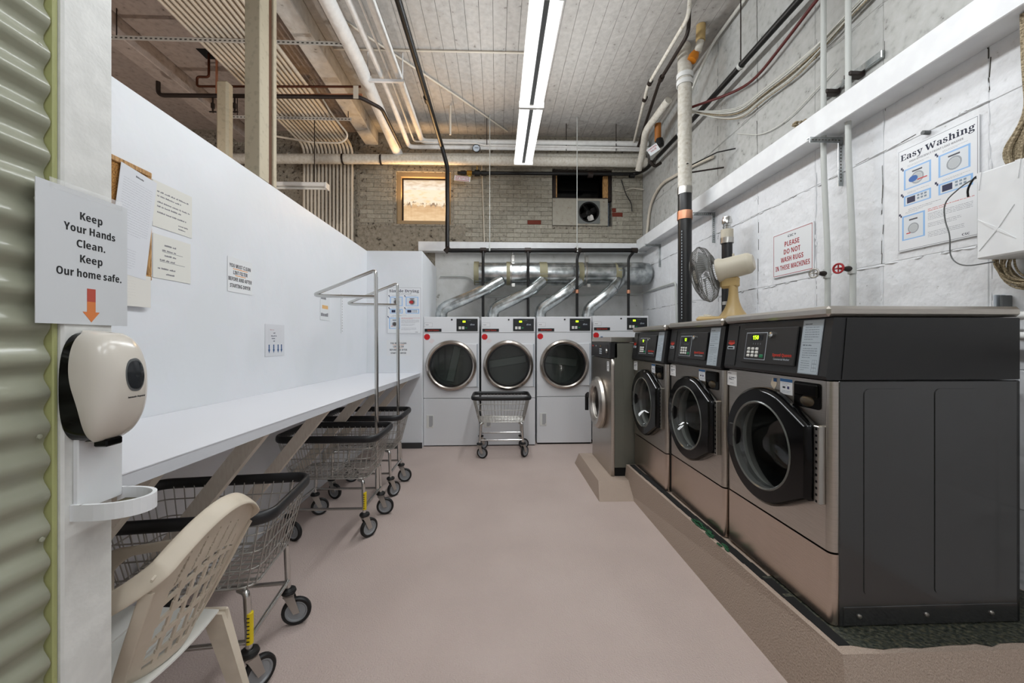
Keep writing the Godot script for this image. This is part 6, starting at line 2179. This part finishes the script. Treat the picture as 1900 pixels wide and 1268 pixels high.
# ------------------------------------------------------------------ wire carts
func make_cart(label: String, at: Vector3, turn: float, sticker: bool, rail: bool) -> Node3D:
	var c := thing("laundry_cart", label, "laundry cart", at, turn, "wire laundry carts")
	var HX := 0.33
	var HZ := 0.228
	var top := 0.675
	var bot := 0.40
	var st := mb()
	tube(st, loop_path(HX, HZ, top, 0.07), 0.013, 10, true, false, 0.024)
	obj("bumper_rim", st, M.rim, c)
	st = mb()
	var wire := 0.0024
	for t in [[0.5, HX - 0.035, HZ - 0.028], [0.46, 0.0, 0.0], [0.59, 0.0, 0.0], [0.535, 0.0, 0.0]]:
		pass
	var lv := func(y: float) -> Vector2:
		var k := (top - y) / (top - bot)
		return Vector2(lerpf(HX - 0.008, HX - 0.075, k), lerpf(HZ - 0.008, HZ - 0.05, k))
	for y in [bot, 0.47, 0.54, 0.61]:
		var h: Vector2 = lv.call(y)
		tube(st, loop_path(h.x, h.y, y, 0.05, 4), 0.003 if y != bot else 0.005, 5, true)
	var h0: Vector2 = lv.call(top - 0.01)
	var h1: Vector2 = lv.call(bot)
	var nx := 15
	for k in nx:
		var f := -0.92 + 1.84 * k / (nx - 1)
		for s in [-1, 1]:
			tube(st, [Vector3(f * h0.x, top - 0.01, s * h0.y), Vector3(f * h1.x, bot, s * h1.y)], wire, 5, false, false)
		tube(st, [Vector3(f * h1.x, bot, -h1.y), Vector3(f * h1.x, bot, h1.y)], wire, 5, false, false)
	var nz := 10
	for k in nz:
		var f := -0.88 + 1.76 * k / (nz - 1)
		for s in [-1, 1]:
			tube(st, [Vector3(s * h0.x, top - 0.01, f * h0.y), Vector3(s * h1.x, bot, f * h1.y)], wire, 5, false, false)
		tube(st, [Vector3(-h1.x, bot + 0.004, f * h1.y), Vector3(h1.x, bot + 0.004, f * h1.y)], wire, 5, false, false)
	for z in [-0.12, 0.0, 0.12]:
		tube(st, [Vector3(-h1.x, bot - 0.004, z), Vector3(h1.x, bot - 0.004, z)], 0.004, 5, false, false)
	var bk := obj("wire_basket", st, M.wire, c)
	bk.set_meta("kind", "stuff")
	var lx := 0.245
	var lz := 0.183
	for sx in [-1, 1]:
		for sz in [-1, 1]:
			st = mb()
			tube(st, bend([Vector3(sx * 0.2, bot - 0.012, sz * (lz - 0.02)), Vector3(sx * (lx - 0.01), bot - 0.014, sz * lz), Vector3(sx * lx, 0.14, sz * lz)], 0.07), 0.0125, 10)
			obj("leg", st, M.chrome, c)
			var cs := Node3D.new()
			cs.name = "caster"
			c.add_child(cs, true)
			cs.position = Vector3(sx * lx, 0, sz * lz)
			cs.rotation.y = [0.5, -0.35, 0.2, 0.9][(sx + 1) + (sz + 1) / 2]
			st = mb()
			lathe(st, [Vector2(0.012, 0.15), Vector2(0.03, 0.152), Vector2(0.034, 0.16), Vector2(0.03, 0.17), Vector2(0.012, 0.174)], Transform3D(), 18)
			obj("bumper_disc", st, M.rubber, cs)
			st = mb()
			box(st, Vector3(0.0, 0.142, 0.0), Vector3(0.045, 0.012, 0.036), 0.003)
			for s in [-1, 1]:
				prism(st, PackedVector2Array([Vector2(-0.022, 0.148), Vector2(0.022, 0.148), Vector2(0.048, 0.06), Vector2(0.022, 0.055)]), s * 0.0165 - 0.0015, s * 0.0165 + 0.0015)
			obj("fork", st, M.steel, cs)
			st = mb()
			var wx := Transform3D(Basis(Vector3.RIGHT, Vector3(0, 0, 1), Vector3(0, -1, 0)), Vector3(0.033, 0.063, 0))
			lathe(st, [Vector2(0.047, -0.012), Vector2(0.058, -0.013), Vector2(0.063, -0.007), Vector2(0.063, 0.007), Vector2(0.058, 0.013), Vector2(0.047, 0.012)], wx, 28)
			obj("tyre", st, M.rubber, cs)
			st = mb()
			lathe(st, [Vector2(0.0, -0.011), Vector2(0.012, -0.011), Vector2(0.016, -0.006), Vector2(0.038, -0.006), Vector2(0.042, -0.011), Vector2(0.0475, -0.011), Vector2(0.0475, 0.011), Vector2(0.042, 0.011), Vector2(0.038, 0.006), Vector2(0.016, 0.006), Vector2(0.012, 0.011), Vector2(0.0, 0.011)], wx, 28)
			obj("hub", st, M.wheel_hub, cs)
	for s in [-1, 1]:
		st = mb()
		cyl(st, Vector3(-lx, 0.2, s * lz), Vector3(lx, 0.2, s * lz), 0.0095, 8)
		obj("long_rail", st, M.chrome, c)
		st = mb()
		cyl(st, Vector3(s * lx, 0.21, -lz), Vector3(s * lx, 0.21, lz), 0.0095, 8)
		obj("cross_rail", st, M.chrome, c)
	if sticker:
		st = mb()
		cyl(st, Vector3(lx, 0.195, lz), Vector3(lx, 0.31, lz), 0.0131, 12)
		obj("yellow_label", st, M.yellow, c)
		st = mb()
		for k in 7:
			box(st, Vector3(lx, 0.208 + 0.0145 * k, lz + 0.0128), Vector3(0.01, 0.004, 0.0012))
		obj("label_print", st, M.ink, c).set_meta("kind", "stuff")
	if rail:
		st = mb()
		var ux := lx - 0.01
		var uz := -0.13
		cyl(st, Vector3(ux, 0.21, uz), Vector3(ux - 0.01, 1.80, uz), 0.0145, 12)
		obj("upright", st, M.chrome, c)
		st = mb()
		tube(st, bend([Vector3(ux - 0.01, 1.79, uz), Vector3(ux - 0.012, 1.852, uz), Vector3(ux - 0.47, 1.665, uz), Vector3(ux - 0.4, 1.657, uz), Vector3(ux - 0.01, 1.652, uz)], 0.035), 0.0125, 12)
		obj("hanging_rail", st, M.chrome, c)
	return c


func build_carts() -> void:
	make_cart("wire laundry cart standing in front of the dryers", P(0.05, 0, 4.65), 0.0, false, false)
	make_cart("nearest wire laundry cart, behind the plastic chair", P(-1.19, 0, 1.67), 7.0, true, false)
	make_cart("wire laundry cart with a hanging rail and a yellow label on its near leg", P(-1.13, 0, 2.87), 0.0, true, true)
	make_cart("farthest of the wire laundry carts beside the partition, with a hanging rail", P(-1.142, 0, 3.565), 0.0, false, true)
